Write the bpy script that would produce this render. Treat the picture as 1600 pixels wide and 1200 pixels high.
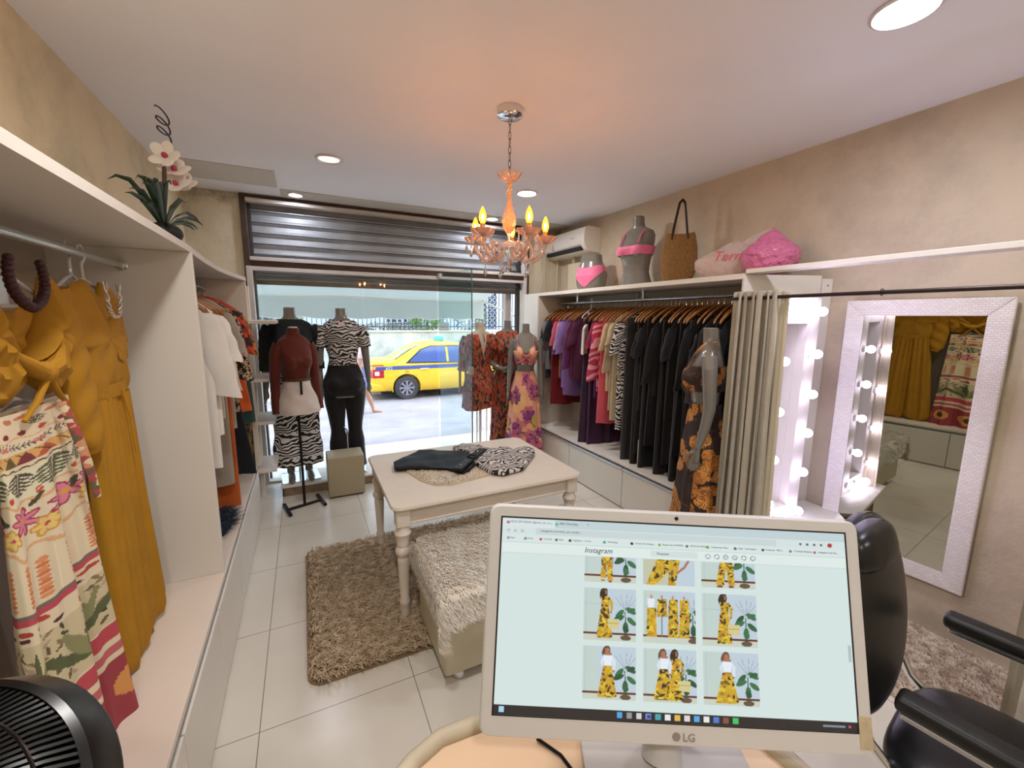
import bpy, bmesh, math, random
import numpy as np
from mathutils import Vector, Matrix
RND = random.Random(11)
NR = np.random.RandomState(5)
scene = bpy.context.scene
for o in list(bpy.data.objects):
    bpy.data.objects.remove(o)
COL = scene.collection
PI = math.pi

def S(h, a=1.0):
    h = h.lstrip('#')
    c = [int(h[i:i + 2], 16) / 255 for i in (0, 2, 4)]
    return tuple((x / 12.92 if x <= .04045 else ((x + .055) / 1.055) ** 2.4) for x in c) + (a,)

# ------------------------------------------------------------------ camera
CAMH = 1.6
cy, cp, cr = math.radians(26.39), math.radians(8.93), math.radians(0.587)
fw = Vector((math.sin(cy) * math.cos(cp), math.cos(cy) * math.cos(cp), -math.sin(cp)))
rt0 = Vector((math.cos(cy), -math.sin(cy), 0)); up0 = rt0.cross(fw)
rt = rt0 * math.cos(cr) + up0 * math.sin(cr)
up = -rt0 * math.sin(cr) + up0 * math.cos(cr)
cam_d = bpy.data.cameras.new('camera')
cam = bpy.data.objects.new('camera', cam_d); COL.objects.link(cam)
cam_d.sensor_fit = 'HORIZONTAL'; cam_d.sensor_width = 36
cam_d.lens = 36 * 655.1 / 1600
cam_d.clip_start = .02; cam_d.clip_end = 200
m = Matrix.Identity(4)
for i, ax in enumerate((rt, up, -fw)):
    for k in range(3): m[k][i] = ax[k]
m.translation = Vector((0, 0, CAMH))
cam.matrix_world = m
scene.camera = cam

# ------------------------------------------------------------------ world, exposure
world = bpy.data.worlds.new('overcast_sky'); scene.world = world
world.use_nodes = True
bg = world.node_tree.nodes['Background']
bg.inputs[0].default_value = S('#e2ecf6'); bg.inputs[1].default_value = 2.25
scene.view_settings.view_transform = 'Standard'
scene.view_settings.look = 'None'
scene.view_settings.gamma = 1.0
scene.view_settings.exposure = 1.42
scene.view_settings.use_curve_mapping = False

CEIL_E, BULB_E, WARM_E, SCREEN_E = 118.0, 9.5, 54.0, 0.375

# ------------------------------------------------------------------ materials
MATS = {}
def nodes(name):
    m = bpy.data.materials.new(name); m.use_nodes = True
    t = m.node_tree
    return m, t, t.nodes['Principled BSDF']
def nn(t, typ, ins=None, **props):
    n = t.nodes.new(typ)
    for k, v in props.items(): setattr(n, k, v)
    for k, v in (ins or {}).items():
        if isinstance(v, bpy.types.NodeSocket): t.links.new(v, n.inputs[k])
        else: n.inputs[k].default_value = v
    return n
def bump_to(t, b, h, strength=.3, dist=.01):
    bn = nn(t, 'ShaderNodeBump', {'Strength': strength, 'Distance': dist, 'Height': h})
    t.links.new(bn.outputs[0], b.inputs['Normal'])
def ramp(t, fac, stops, interp='LINEAR'):
    r = nn(t, 'ShaderNodeValToRGB', {'Fac': fac}); r.color_ramp.interpolation = interp
    els = r.color_ramp.elements
    while len(els) > 1: els.remove(els[0])
    els[0].position = stops[0][0]; els[0].color = stops[0][1]
    for p, c in stops[1:]:
        e = els.new(p); e.color = c
    return r.outputs[0]
def mat(name, col='#ffffff', rough=.5, metal=0., spec=.5, var=0., vs=6., bump=0., bs=60., bd=.005, trans=0., ior=1.45,
        emit=None, es=0., coat=0., sheen=0., coord='Object', alpha=1.):
    if name in MATS: return MATS[name]
    m, t, b = nodes(name)
    c = S(col) if isinstance(col, str) else col
    b.inputs['Base Color'].default_value = c
    b.inputs['Roughness'].default_value = rough
    b.inputs['Metallic'].default_value = metal
    b.inputs['Specular IOR Level'].default_value = spec
    b.inputs['Transmission Weight'].default_value = trans
    b.inputs['IOR'].default_value = ior
    b.inputs['Coat Weight'].default_value = coat
    b.inputs['Sheen Weight'].default_value = sheen
    b.inputs['Alpha'].default_value = alpha
    if emit:
        b.inputs['Emission Color'].default_value = S(emit); b.inputs['Emission Strength'].default_value = es
    if var or bump:
        tc = nn(t, 'ShaderNodeTexCoord').outputs[coord]
        if var:
            nz = nn(t, 'ShaderNodeTexNoise', {'Vector': tc, 'Scale': vs, 'Detail': 5.0, 'Roughness': .6})
            d = tuple(max(0, x * (1 - var)) for x in c[:3]) + (1,)
            l = tuple(min(1, x * (1 + var * .6)) for x in c[:3]) + (1,)
            t.links.new(ramp(t, nz.outputs[0], [(.3, d), (.7, l)]), b.inputs['Base Color'])
        if bump:
            n2 = nn(t, 'ShaderNodeTexNoise', {'Vector': tc, 'Scale': bs, 'Detail': 4.0})
            bump_to(t, b, n2.outputs[0], bump, bd)
    MATS[name] = m
    return m
def warped(t, scale, amt, coord='UV', det=2.0):
    tc = nn(t, 'ShaderNodeTexCoord').outputs[coord]
    nz = nn(t, 'ShaderNodeTexNoise', {'Vector': tc, 'Scale': scale, 'Detail': det})
    sb = nn(t, 'ShaderNodeVectorMath', {0: nz.outputs['Color'], 1: (.5, .5, .5)}, operation='SUBTRACT')
    sc = nn(t, 'ShaderNodeVectorMath', {0: sb.outputs[0], 'Scale': amt}, operation='SCALE')
    return nn(t, 'ShaderNodeVectorMath', {0: tc, 1: sc.outputs[0]}, operation='ADD').outputs[0]
def zebra(name, c1, c2, sc=7., ws=5., wa=.28, thr=.5):
    if name in MATS: return MATS[name]
    m, t, b = nodes(name)
    v = warped(t, ws, wa)
    w = nn(t, 'ShaderNodeTexWave', {'Vector': v, 'Scale': sc, 'Distortion': 1.5, 'Detail': 1.0, 'Detail Scale': 1.5}, bands_direction='Y')
    t.links.new(ramp(t, w.outputs['Fac'], [(0, S(c1)), (thr, S(c2))], 'CONSTANT'), b.inputs['Base Color'])
    b.inputs['Roughness'].default_value = .75
    MATS[name] = m; return m
def leopard(name, base, spot, core, sc=38., coord='UV'):
    if name in MATS: return MATS[name]
    m, t, b = nodes(name)
    v = warped(t, 30, .03, coord)
    vo = nn(t, 'ShaderNodeTexVoronoi', {'Vector': v, 'Scale': sc})
    t.links.new(ramp(t, vo.outputs['Distance'], [(0, S(core)), (.27, S(spot)), (.5, S(base))], 'CONSTANT'), b.inputs['Base Color'])
    b.inputs['Roughness'].default_value = .8
    MATS[name] = m; return m
def blotch(name, cols, sc=16., amt=.08, ws=14., coord='UV', st=(1, 1, 1), rough=.75):
    if name in MATS: return MATS[name]
    m, t, b = nodes(name)
    v = warped(t, ws, amt, coord)
    mp = nn(t, 'ShaderNodeMapping', {'Vector': v, 'Scale': st, 'Rotation': (0, 0, .5)})
    vo = nn(t, 'ShaderNodeTexVoronoi', {'Vector': mp.outputs[0], 'Scale': sc})
    sp = nn(t, 'ShaderNodeSeparateColor', {'Color': vo.outputs['Color']})
    k = len(cols)
    t.links.new(ramp(t, sp.outputs[0], [(i / k, S(c)) for i, c in enumerate(cols)], 'CONSTANT'), b.inputs['Base Color'])
    b.inputs['Roughness'].default_value = rough
    MATS[name] = m; return m
def painted(name, rough=.75, emis=0., es=(1, 1, 1)):
    if name in MATS: return MATS[name]
    m, t, b = nodes(name)
    a = nn(t, 'ShaderNodeVertexColor', layer_name='print').outputs[0]
    b.inputs['Roughness'].default_value = rough
    if emis:
        b.inputs['Base Color'].default_value = (.02, .02, .02, 1)
        t.links.new(a, b.inputs['Emission Color']); b.inputs['Emission Strength'].default_value = emis
    else: t.links.new(a, b.inputs['Base Color'])
    MATS[name] = m; return m
def cloth(name, col, rough=.85, weave=.15, var=.06):
    return mat(name, col, rough=rough, var=var, vs=9, bump=weave, bs=420, bd=.002, sheen=.15)

# ------------------------------------------------------------------ mesh builder
class MB:
    def __init__(s): s.v = []; s.f = []; s.uv = []; s.n = 0; s.has = False; s.mi = []
    def raw(s, v, f, uv=None, mi=0):
        v = np.asarray(v, float).reshape(-1, 3)
        s.v.append(v); s.mi += [mi] * len(f)
        s.f += [[i + s.n for i in q] for q in f]
        if uv is None: s.uv += [(0., 0.)] * sum(len(q) for q in f)
        else: s.uv += list(map(tuple, uv)); s.has = True
        s.n += len(v); return s
    def grid(s, P, uv=None, closed=True, cap0=False, cap1=False, mi=0):
        P = np.asarray(P, float); nv, nu = P.shape[:2]
        m = nu if closed else nu - 1
        I, J = np.meshgrid(np.arange(nv - 1), np.arange(m), indexing='ij')
        a = I * nu + J; b = I * nu + (J + 1) % nu; c = (I + 1) * nu + (J + 1) % nu; d = (I + 1) * nu + J
        F = np.stack([a, b, c, d], -1).reshape(-1, 4)
        if uv is None:
            per = np.linalg.norm(np.diff(P, axis=1), axis=2).sum(1).mean()
            ln = np.concatenate([[0], np.cumsum(np.linalg.norm(np.diff(P.mean(1), axis=0), axis=1))])
            uu = np.linspace(0, 1, m + 1) * per
            uv = np.stack(np.broadcast_arrays(uu[None, :], ln[:, None]), -1)
        uv = np.asarray(uv, float)
        U = np.stack([uv[:-1, :m], uv[:-1, 1:m + 1], uv[1:, 1:m + 1], uv[1:, :m]], 2).reshape(-1, 2)
        f = F.tolist(); u = U.tolist()
        if cap0: f.append(list(range(nu))[::-1]); u += [[0, 0]] * nu
        if cap1: f.append([(nv - 1) * nu + j for j in range(nu)]); u += [[0, 0]] * nu
        return s.raw(P.reshape(-1, 3), f, u, mi)
    def tube(s, pts, r, n=8, cap=True, flat=1., closed=False):
        P = [Vector(p) for p in pts]; k = len(P)
        rr = [r] * k if not hasattr(r, '__len__') else list(r)
        rings = []; pu = None
        for i in range(k):
            if closed: d = P[(i + 1) % k] - P[i - 1]
            else: d = P[min(i + 1, k - 1)] - P[max(i - 1, 0)]
            d = d.normalized() if d.length > 1e-9 else Vector((0, 0, 1))
            if pu is None: pu = d.orthogonal().normalized()
            pu = (pu - d * pu.dot(d));
            pu = pu.normalized() if pu.length > 1e-6 else d.orthogonal().normalized()
            w = d.cross(pu)
            rings.append([P[i] + pu * (rr[i] * math.cos(2 * PI * j / n)) + w * (rr[i] * flat * math.sin(2 * PI * j / n)) for j in range(n)])
        if closed: rings.append(rings[0]); cap = False
        return s.grid([[tuple(q) for q in rg] for rg in rings], cap0=cap, cap1=cap)
    def lathe(s, prof, c=(0, 0, 0), n=24, sx=1., sy=1., M=None, cap=True, wav=0, wk=6):
        a = np.arange(n) * 2 * PI / n
        P = np.array([[(r * (1 + wav * math.cos(wk * t)) * math.cos(t) * sx, r * (1 + wav * math.cos(wk * t)) * math.sin(t) * sy, z) for t in a] for r, z in prof])
        if M is not None: P = (P.reshape(-1, 3) @ np.array(M.to_3x3()).T).reshape(P.shape)
        return s.grid(P + np.array(c), cap0=cap and prof[0][0] > 1e-5, cap1=cap and prof[-1][0] > 1e-5)
    def ell(s, c, r, n=16, k=10, M=None):
        rr = r if hasattr(r, '__len__') else (r, r, r)
        prof = [(math.sin(PI * i / k), -math.cos(PI * i / k)) for i in range(k + 1)]
        a = np.arange(n) * 2 * PI / n
        P = np.array([[(max(q, 1e-4) * math.cos(t) * rr[0], max(q, 1e-4) * math.sin(t) * rr[1], z * rr[2]) for t in a] for q, z in prof])
        if M is not None: P = (P.reshape(-1, 3) @ np.array(M.to_3x3()).T).reshape(P.shape)
        return s.grid(P + np.array(c))
    def box(s, x0, x1, y0, y1, z0, z1, bev=.003, M=None, seg=1):
        bm = bmesh.new(); bmesh.ops.create_cube(bm, size=1)
        for v in bm.verts:
            v.co = Vector(((x0 + x1) / 2 + v.co.x * (x1 - x0), (y0 + y1) / 2 + v.co.y * (y1 - y0), (z0 + z1) / 2 + v.co.z * (z1 - z0)))
        bev = min(bev, .45 * min(abs(x1 - x0), abs(y1 - y0), abs(z1 - z0)))
        if bev > 0: bmesh.ops.bevel(bm, geom=list(bm.edges), offset=bev, segments=seg, profile=.5, affect='EDGES')
        if M is not None: bmesh.ops.transform(bm, matrix=M, verts=bm.verts)
        s.frombm(bm); return s
    def frombm(s, bm, mi=0):
        bm.verts.index_update()
        s.raw([tuple(v.co) for v in bm.verts], [[v.index for v in f.verts] for f in bm.faces], None, mi); bm.free()
    def prism(s, poly, z0, z1, M=None, bev=0.):
        bm = bmesh.new()
        vs = [bm.verts.new((x, y, z0)) for x, y in poly]
        f = bm.faces.new(vs)
        r = bmesh.ops.extrude_face_region(bm, geom=[f])
        bmesh.ops.translate(bm, verts=[g for g in r['geom'] if isinstance(g, bmesh.types.BMVert)], vec=(0, 0, z1 - z0))
        if bev: bmesh.ops.bevel(bm, geom=list(bm.edges), offset=bev, segments=2, profile=.5, affect='EDGES')
        bmesh.ops.recalc_face_normals(bm, faces=bm.faces)
        if M is not None: bmesh.ops.transform(bm, matrix=M, verts=bm.verts)
        s.frombm(bm); return s
    def add(s, o, M=None):
        v = np.concatenate(o.v) if o.v else np.zeros((0, 3))
        if M is not None:
            A = np.array(M); v = v @ A[:3, :3].T + A[:3, 3]
        s.v.append(v); s.f += [[i + s.n for i in q] for q in o.f]; s.uv += o.uv; s.mi += o.mi
        s.has |= o.has; s.n += len(v); return s
    def xf(s, M):
        A = np.array(M); s.v = [v @ A[:3, :3].T + A[:3, 3] for v in s.v]; return s

INV = {}
def mk(name, mb, mats, parent=None, label=None, cat=None, group=None, kind=None, colfn=None, smooth=35, loc=None, rz=0.):
    me = bpy.data.meshes.new(name)
    v = np.concatenate(mb.v)
    me.from_pydata(v.tolist(), [], mb.f)
    ms = mats if isinstance(mats, (list, tuple)) else [mats]
    for q in ms: me.materials.append(q)
    if len(ms) > 1: me.polygons.foreach_set('material_index', mb.mi)
    if mb.has:
        l = me.uv_layers.new(name='UVMap'); l.data.foreach_set('uv', np.asarray(mb.uv, dtype=np.float32).ravel())
    if colfn is not None:
        L = np.zeros(len(me.loops), dtype=np.int32); me.loops.foreach_get('vertex_index', L)
        uvl = np.asarray(mb.uv, float)
        c = colfn(uvl)
        at = me.color_attributes.new('print', 'FLOAT_COLOR', 'CORNER')
        at.data.foreach_set('color', np.concatenate([c, np.ones((len(c), 1))], 1).astype(np.float32).ravel())
    if smooth:
        me.polygons.foreach_set('use_smooth', [True] * len(me.polygons))
        try: me.set_sharp_from_angle(angle=math.radians(smooth))
        except Exception: pass
    me.update()
    o = bpy.data.objects.new(name, me); COL.objects.link(o)
    if parent is not None:
        o.parent = parent
        if parent.name in INV: o.matrix_parent_inverse = INV[parent.name]; INV[o.name] = INV0
    if loc is not None: o.location = loc; o.rotation_euler = (0, 0, rz)
    tag(o, label, cat, group, kind)
    return o
INV0 = Matrix.Identity(4)
def tag(o, label=None, cat=None, group=None, kind=None):
    if label: o['label'] = label
    if cat: o['category'] = cat
    if group: o['group'] = group
    if kind: o['kind'] = kind
def thing(name, label, cat, loc=(0, 0, 0), rz=0., group=None, world=False, kind=None):
    o = bpy.data.objects.new(name, None); COL.objects.link(o)
    o.empty_display_size = .05
    o.location = loc; o.rotation_euler = (0, 0, rz)
    tag(o, label, cat, group, kind)
    if world: INV[o.name] = (Matrix.Translation(Vector(loc)) @ Matrix.Rotation(rz, 4, 'Z')).inverted()
    return o
def st(name, mb, m, parent=None, smooth=35): return mk(name, mb, m, parent, kind='structure' if parent is None else None, smooth=smooth)
def dup(root, loc=None, rz=None, label=None, group=None):
    r = root.copy(); COL.objects.link(r)
    if loc is not None: r.location = loc
    if rz is not None: r.rotation_euler = (0, 0, rz)
    if label: r['label'] = label
    if group: r['group'] = group
    for ch in [c for c in bpy.data.objects if c.parent == root]:
        c = ch.copy(); COL.objects.link(c); c.parent = r
        for g in [x for x in bpy.data.objects if x.parent == ch]:
            d = g.copy(); COL.objects.link(d); d.parent = c
    return r
def T(x, y, z): return Matrix.Translation((x, y, z))
def RX(a): return Matrix.Rotation(a, 4, 'X')
def RY(a): return Matrix.Rotation(a, 4, 'Y')
def RZ(a): return Matrix.Rotation(a, 4, 'Z')
def sm(a, b, x):
    t = np.clip((x - a) / (b - a), 0, 1); return t * t * (3 - 2 * t)
def textmb(s, size, M=None, align='LEFT', ext=0.0003, shear=0.):
    cu = bpy.data.curves.new('t', 'FONT'); cu.body = s; cu.size = size; cu.align_x = align; cu.extrude = ext; cu.shear = shear
    cu.resolution_u = 2
    o = bpy.data.objects.new('t', cu); COL.objects.link(o)
    dg = bpy.context.evaluated_depsgraph_get(); me = o.evaluated_get(dg).to_mesh()
    mb = MB(); mb.raw([tuple(v.co) for v in me.vertices], [list(p.vertices) for p in me.polygons])
    bpy.data.objects.remove(o); bpy.data.curves.remove(cu)
    if M is not None: mb.xf(M)
    return mb

# ------------------------------------------------------------------ painter for printed cloth and for the screen
class Cv:
    def __init__(s, w, h, res, bgc):
        s.w, s.h, s.r = w, h, res; s.W, s.H = int(w * res), int(h * res)
        s.a = np.zeros((s.H, s.W, 3)); s.a[:] = S(bgc)[:3]
    def _reg(s, x0, x1, y0, y1):
        a = max(0, int(x0 * s.r)); b = min(s.W, int(x1 * s.r) + 2); c = max(0, int(y0 * s.r)); d = min(s.H, int(y1 * s.r) + 2)
        if a >= b or c >= d: return None
        Y, X = np.mgrid[c:d, a:b]; return (slice(c, d), slice(a, b)), (X + .5) / s.r, (Y + .5) / s.r
    def put(s, rg, mask, col): v = s.a[rg]; v[mask] = S(col)[:3] if isinstance(col, str) else col
    def ell(s, cx, cy, rx, ry, ang, col):
        R = max(rx, ry); g = s._reg(cx - R, cx + R, cy - R, cy + R)
        if g is None: return
        rg, X, Y = g; c, n = math.cos(ang), math.sin(ang); dx, dy = X - cx, Y - cy
        s.put(rg, ((dx * c + dy * n) / rx) ** 2 + ((-dx * n + dy * c) / ry) ** 2 < 1, col)
    def rect(s, x0, x1, y0, y1, col):
        s.a[max(0, int(round(y0 * s.r))):int(round(y1 * s.r)), max(0, int(round(x0 * s.r))):int(round(x1 * s.r))] = S(col)[:3]
    def pmask(s, pts):
        xs = [p[0] for p in pts]; ys = [p[1] for p in pts]; g = s._reg(min(xs), max(xs), min(ys), max(ys))
        if g is None: return None
        rg, X, Y = g; ins = np.zeros(X.shape, bool); j = len(pts) - 1
        for i in range(len(pts)):
            xi, yi = pts[i]; xj, yj = pts[j]
            if yi != yj: ins ^= ((yi > Y) != (yj > Y)) & (X < (xj - xi) * (Y - yi) / (yj - yi) + xi)
            j = i
        return rg, ins
    def poly(s, pts, col):
        q = s.pmask(pts)
        if q: s.put(q[0], q[1], col)
    def line(s, pts, w, col):
        for (a, b), (c, d) in zip(pts[:-1], pts[1:]):
            L = math.hypot(c - a, d - b)
            if L < 1e-6: continue
            nx, ny = -(d - b) / L * w / 2, (c - a) / L * w / 2
            s.poly([(a + nx, b + ny), (c + nx, d + ny), (c - nx, d - ny), (a - nx, b - ny)], col)
            s.ell(c, d, w / 2, w / 2, 0, col)
    def petal(s, x, y, L, w, ang, col): s.ell(x + math.cos(ang) * L / 2, y + math.sin(ang) * L / 2, L / 2, w / 2, ang, col)
    def flower(s, x, y, r, cols, n=6, w=.45, a0=0.):
        for k in range(n): s.petal(x, y, r, r * w * 1.25, a0 + 2 * PI * k / n, cols[1])
        for k in range(n): s.petal(x, y, r * .85, r * w * .75, a0 + 2 * PI * k / n, cols[0])
        s.ell(x, y, r * .2, r * .2, 0, cols[2])
    def monstera(s, x, y, L, ang, col, vein, cut):
        c, n = math.cos(ang), math.sin(ang)
        def P(u, v): return (x + (u * c - v * n) * L, y + (u * n + v * c) * L)
        out = []
        for i in range(29):
            t = i / 28; out.append(P(t - .05, .48 * math.sin(PI * min(1, t * .97 + .03)) ** .7 * (1 - .35 * t)))
        for i in range(29):
            t = 1 - i / 28; out.append(P(t - .05, -.48 * math.sin(PI * min(1, t * .97 + .03)) ** .7 * (1 - .35 * t)))
        s.poly(out, col)
        for k in range(5):
            u = .12 + .15 * k
            for sg in (-1, 1): s.line([P(u, sg * .07), P(u + .16, sg * .36), P(u + .24, sg * .55)], L * .045, cut)
        s.line([P(-.05, 0), P(.9, 0)], L * .025, vein)
    def fn(s, per=True):
        a, H, W, w, h = s.a, s.H, s.W, s.w, s.h
        def f(uv):
            u = (uv[:, 0] / w) % 1.0; v = np.clip(uv[:, 1] / h, 0, .9999)
            return a[np.minimum((v * H).astype(int), H - 1), np.minimum((u * W).astype(int), W - 1)]
        return f
# ------------------------------------------------------------------ the room
XL, XR, YB, YF, ZC = -.84, 2.85, -1.9, 4.5, 2.65
def stucco(name, c, dirt=False):
    m, t, b = nodes(name)
    tc = nn(t, 'ShaderNodeTexCoord').outputs['Object']
    n1 = nn(t, 'ShaderNodeTexNoise', {'Vector': tc, 'Scale': 1.6, 'Detail': 8.0, 'Roughness': .7})
    a = S(c); d = tuple(x * .78 for x in a[:3]) + (1,); l = tuple(min(1, x * 1.08) for x in a[:3]) + (1,)
    c1 = ramp(t, n1.outputs[0], [(.32, d), (.5, a), (.72, l)])
    if dirt:
        sx = nn(t, 'ShaderNodeSeparateXYZ', {0: tc})
        n3 = nn(t, 'ShaderNodeTexNoise', {'Vector': tc, 'Scale': 9.0, 'Detail': 8.0, 'Roughness': .75})
        ad = nn(t, 'ShaderNodeMath', {0: n3.outputs[0], 1: .5}, operation='MULTIPLY')
        zz = nn(t, 'ShaderNodeMath', {0: sx.outputs[2], 1: ad.outputs[0]}, operation='ADD')
        mk_ = ramp(t, nn(t, 'ShaderNodeMath', {0: zz.outputs[0], 1: 2.0}, operation='SUBTRACT').outputs[0], [(.80, (0, 0, 0, 1)), (1.02, (1, 1, 1, 1))])
        mx = nn(t, 'ShaderNodeMix', {0: mk_, 6: c1, 7: S('#4a4032')}, data_type='RGBA'); c1 = mx.outputs[2]
    t.links.new(c1, b.inputs['Base Color'])
    b.inputs['Roughness'].default_value = .85
    n2 = nn(t, 'ShaderNodeTexNoise', {'Vector': tc, 'Scale': 14.0, 'Detail': 9.0, 'Roughness': .7})
    bump_to(t, b, n2.outputs[0], .35, .02)
    MATS[name] = m; return m
M_wall = stucco('wall_stucco', '#ccbda6'); M_walll = stucco('wall_stucco_yellow', '#e8dab6')
M_wallp = stucco('wall_stucco_stained', '#dfd6be', True)
M_ceil = mat('ceiling_paint', '#f3f3f8', rough=.8, var=.03, vs=1.2, bump=.05, bs=5, bd=.01)
M_white = mat('white_laminate', '#e3ddd2', rough=.38, var=.015, vs=3)
M_inner = mat('grey_laminate', '#c9c0b4', rough=.5, var=.02, vs=3)
M_chrome = mat('chrome', '#dfe2e4', rough=.12, metal=1.)
M_rod = mat('chrome_rod', '#c8ccd0', rough=.2, metal=1.)
M_black = mat('black_metal', '#121110', rough=.4, metal=.3)
M_brown = mat('rusty_paint', '#4b3a30', rough=.6, var=.3, vs=12)
M_alu = mat('white_aluminium', '#d3ccc6', rough=.4, var=.05, vs=5)
M_wood = mat('hanger_wood', '#a5703c', rough=.4, var=.25, vs=20)
M_mirror = mat('mirror_glass', '#b4b4a6', rough=.0, metal=1.)

def tile_mat():
    m, t, b = nodes('floor_tiles')
    tc = nn(t, 'ShaderNodeTexCoord').outputs['Object']
    mp = nn(t, 'ShaderNodeMapping', {'Vector': tc, 'Location': (.245 + .6 * 3, -1.681 + .6 * 6, 0)})
    br = nn(t, 'ShaderNodeTexBrick', {'Vector': mp.outputs[0], 'Scale': 1.0, 'Mortar Size': .0017, 'Mortar Smooth': .0, 'Bias': 0.,
            'Brick Width': .6, 'Row Height': .6, 'Color1': S('#dbd5c9'), 'Color2': S('#d7d1c4'), 'Mortar': S('#6d675e')}, offset=0., squash=1.)
    nz = nn(t, 'ShaderNodeTexNoise', {'Vector': tc, 'Scale': 3.0, 'Detail': 6.0})
    mx = nn(t, 'ShaderNodeMix', {0: .12, 6: br.outputs[0], 7: ramp(t, nz.outputs[0], [(.3, S('#b5ada0')), (.7, S('#efece6'))])}, data_type='RGBA')
    t.links.new(mx.outputs[2], b.inputs['Base Color']); b.inputs['Roughness'].default_value = .22
    b.inputs['Specular IOR Level'].default_value = .45
    return m
M_tile = tile_mat()
st('floor', MB().box(XL - .1, XR + .1, YB, YF + .12, -.12, 0, 0), M_tile, smooth=0)
cb = MB().box(XL - .1, XR + .1, YB, YF + .2, ZC, ZC + .1, 0)
st('ceiling', cb, M_ceil, smooth=0)
st('wall_left', MB().box(XL - .1, XL, YB, YF + .2, 0, ZC, 0), M_walll, smooth=0)
st('wall_right', MB().box(XR, XR + .1, YB, YF + .2, 0, ZC, 0), M_wall, smooth=0)
st('wall_back', MB().box(XL, XR, YB - .1, YB, 0, ZC, 0), M_wall, smooth=0)
fw_ = MB().box(XL, -.43, YF, YF + .2, 0, ZC, 0); fw_.box(2.42, XR, YF, YF + .2, 0, ZC, 0)
st('wall_front', fw_, M_wallp, smooth=0)
# ceiling patch outlines near the street corner: thin gypsum boards screwed under the slab
M_patch = mat('ceiling_board', '#cfc8be', rough=.85, var=.06, vs=4)
tr = MB(); tr.box(-.80, -.12, 3.72, 4.16, ZC - .006, ZC, .001); tr.box(-.10, 2.84, 4.2, 4.44, ZC - .008, ZC, .001)
st('trim_1', tr, M_patch)
# ---- storefront frame
f = MB()
f.box(-.43, -.385, YF - .03, YF + .12, 1.86, 2.64, .003)
f.box(2.40, 2.43, YF - .03, YF + .12, 1.86, 2.64, .003)
f.box(-.43, 2.42, YF - .02, YF + .08, 2.036, 2.085, .003)
f.box(-.43, 2.42, YF - .01, YF + .08, 2.615, 2.65, .002)
st('trim_2', f, M_brown)
f = MB()
f.box(-.385, 2.40, YF - .035, YF + .05, 2.085, 2.118, .003)
f.box(-.385, 2.40, YF - .035, YF + .05, 2.585, 2.615, .003)
f.box(2.365, 2.40, YF - .035, YF + .05, .0, 2.6, .003)
f.box(-.42, -.375, YF - .04, YF + .05, 0, 2.035, .003)
f.box(-.375, 1.34, YF - .02, YF + .03, 2.0, 2.036, .003)
f.box(-.375, 2.38, YF - .03, YF + .06, 0, .02, .002)
f.box(1.34, 2.38, YF - .02, YF + .03, 2.008, 2.036, .003)
st('trim_3', f, M_alu)
# roller shutter, partly lowered
def shutter(name, z0, z1, y):
    prof = []; z = z1; pitch = .094
    while z > z0:
        zb = max(z0, z - pitch)
        prof += [(y, z), (y - .020, z - .004), (y - .020, z - .012), (y - .002, z - .017), (y - .017, z - .023), (y - .002, z - .030), (y + .012, z - .040), (y + .008, zb + .014), (y, zb + .003)]
        z -= pitch
    a = np.array([[(-.385, p[0], p[1]) for p in prof], [(2.40, p[0], p[1]) for p in prof]])
    a = np.concatenate([a, (a + [0, .02, 0])[:, ::-1]], 1)
    mb = MB(); mb.grid(a.transpose(0, 1, 2), closed=True)
    return mb
M_shut = mat('galvanised_steel', '#a9adb0', rough=.5, metal=.3, var=.22, vs=3, bump=.1, bs=8, bd=.01)
s_ = mk('roller_shutter', shutter('s', 1.93, 2.64, YF + .115), M_shut, label='half lowered galvanised roller shutter across the top of the shop entrance', cat='roller shutter', smooth=20)
for xa_, xb_ in ((2.33, 2.37), (-.385, -.36)): mk('guide_rail', MB().box(xa_, xb_, YF + .09, YF + .15, 0, 2.62, .002), mat('dark_rail', '#4e4f50', rough=.5, metal=.5, var=.2, vs=6), s_)
mk('bottom_bar', MB().box(-.36, 2.33, YF + .10, YF + .14, 1.885, 1.93, .004), mat('shutter_bar', '#6f6258', rough=.5, metal=.4, var=.2, vs=5), s_)
# ---- glass
def glassmat(name, tint, a=.12):
    m = bpy.data.materials.new(name); m.use_nodes = True; t = m.node_tree
    t.nodes.remove(t.nodes['Principled BSDF']); o = t.nodes['Material Output']
    tr = nn(t, 'ShaderNodeBsdfTransparent', {'Color': S(tint)})
    gl = nn(t, 'ShaderNodeBsdfGlossy', {'Color': (1, 1, 1, 1), 'Roughness': .02})
    lw = nn(t, 'ShaderNodeLayerWeight', {'Blend': .5})
    pw = nn(t, 'ShaderNodeMath', {0: lw.outputs['Facing'], 1: 5.0}, operation='POWER')
    fr = nn(t, 'ShaderNodeMath', {0: pw.outputs[0], 1: .55, 2: .035}, operation='MULTIPLY_ADD')
    mx = nn(t, 'ShaderNodeMixShader', {0: fr.outputs[0], 1: tr.outputs[0], 2: gl.outputs[0]})
    t.links.new(mx.outputs[0], o.inputs[0]); MATS[name] = m; return m
M_glass = glassmat('pane_glass', '#f7f9fa')
M_glass2 = glassmat('door_glass', '#e9f2f2')
M_gedge = mat('glass_edge', '#3f5a5c', rough=.2, spec=.8)
w1 = st('window_1', MB().box(-.37, .555, YF - .004, YF + .004, .02, 2.0, .001), M_glass, smooth=0)
st('window_2', MB().box(.565, 1.33, YF + .036, YF + .044, .02, 2.0, .001), M_glass, smooth=0)
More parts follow.
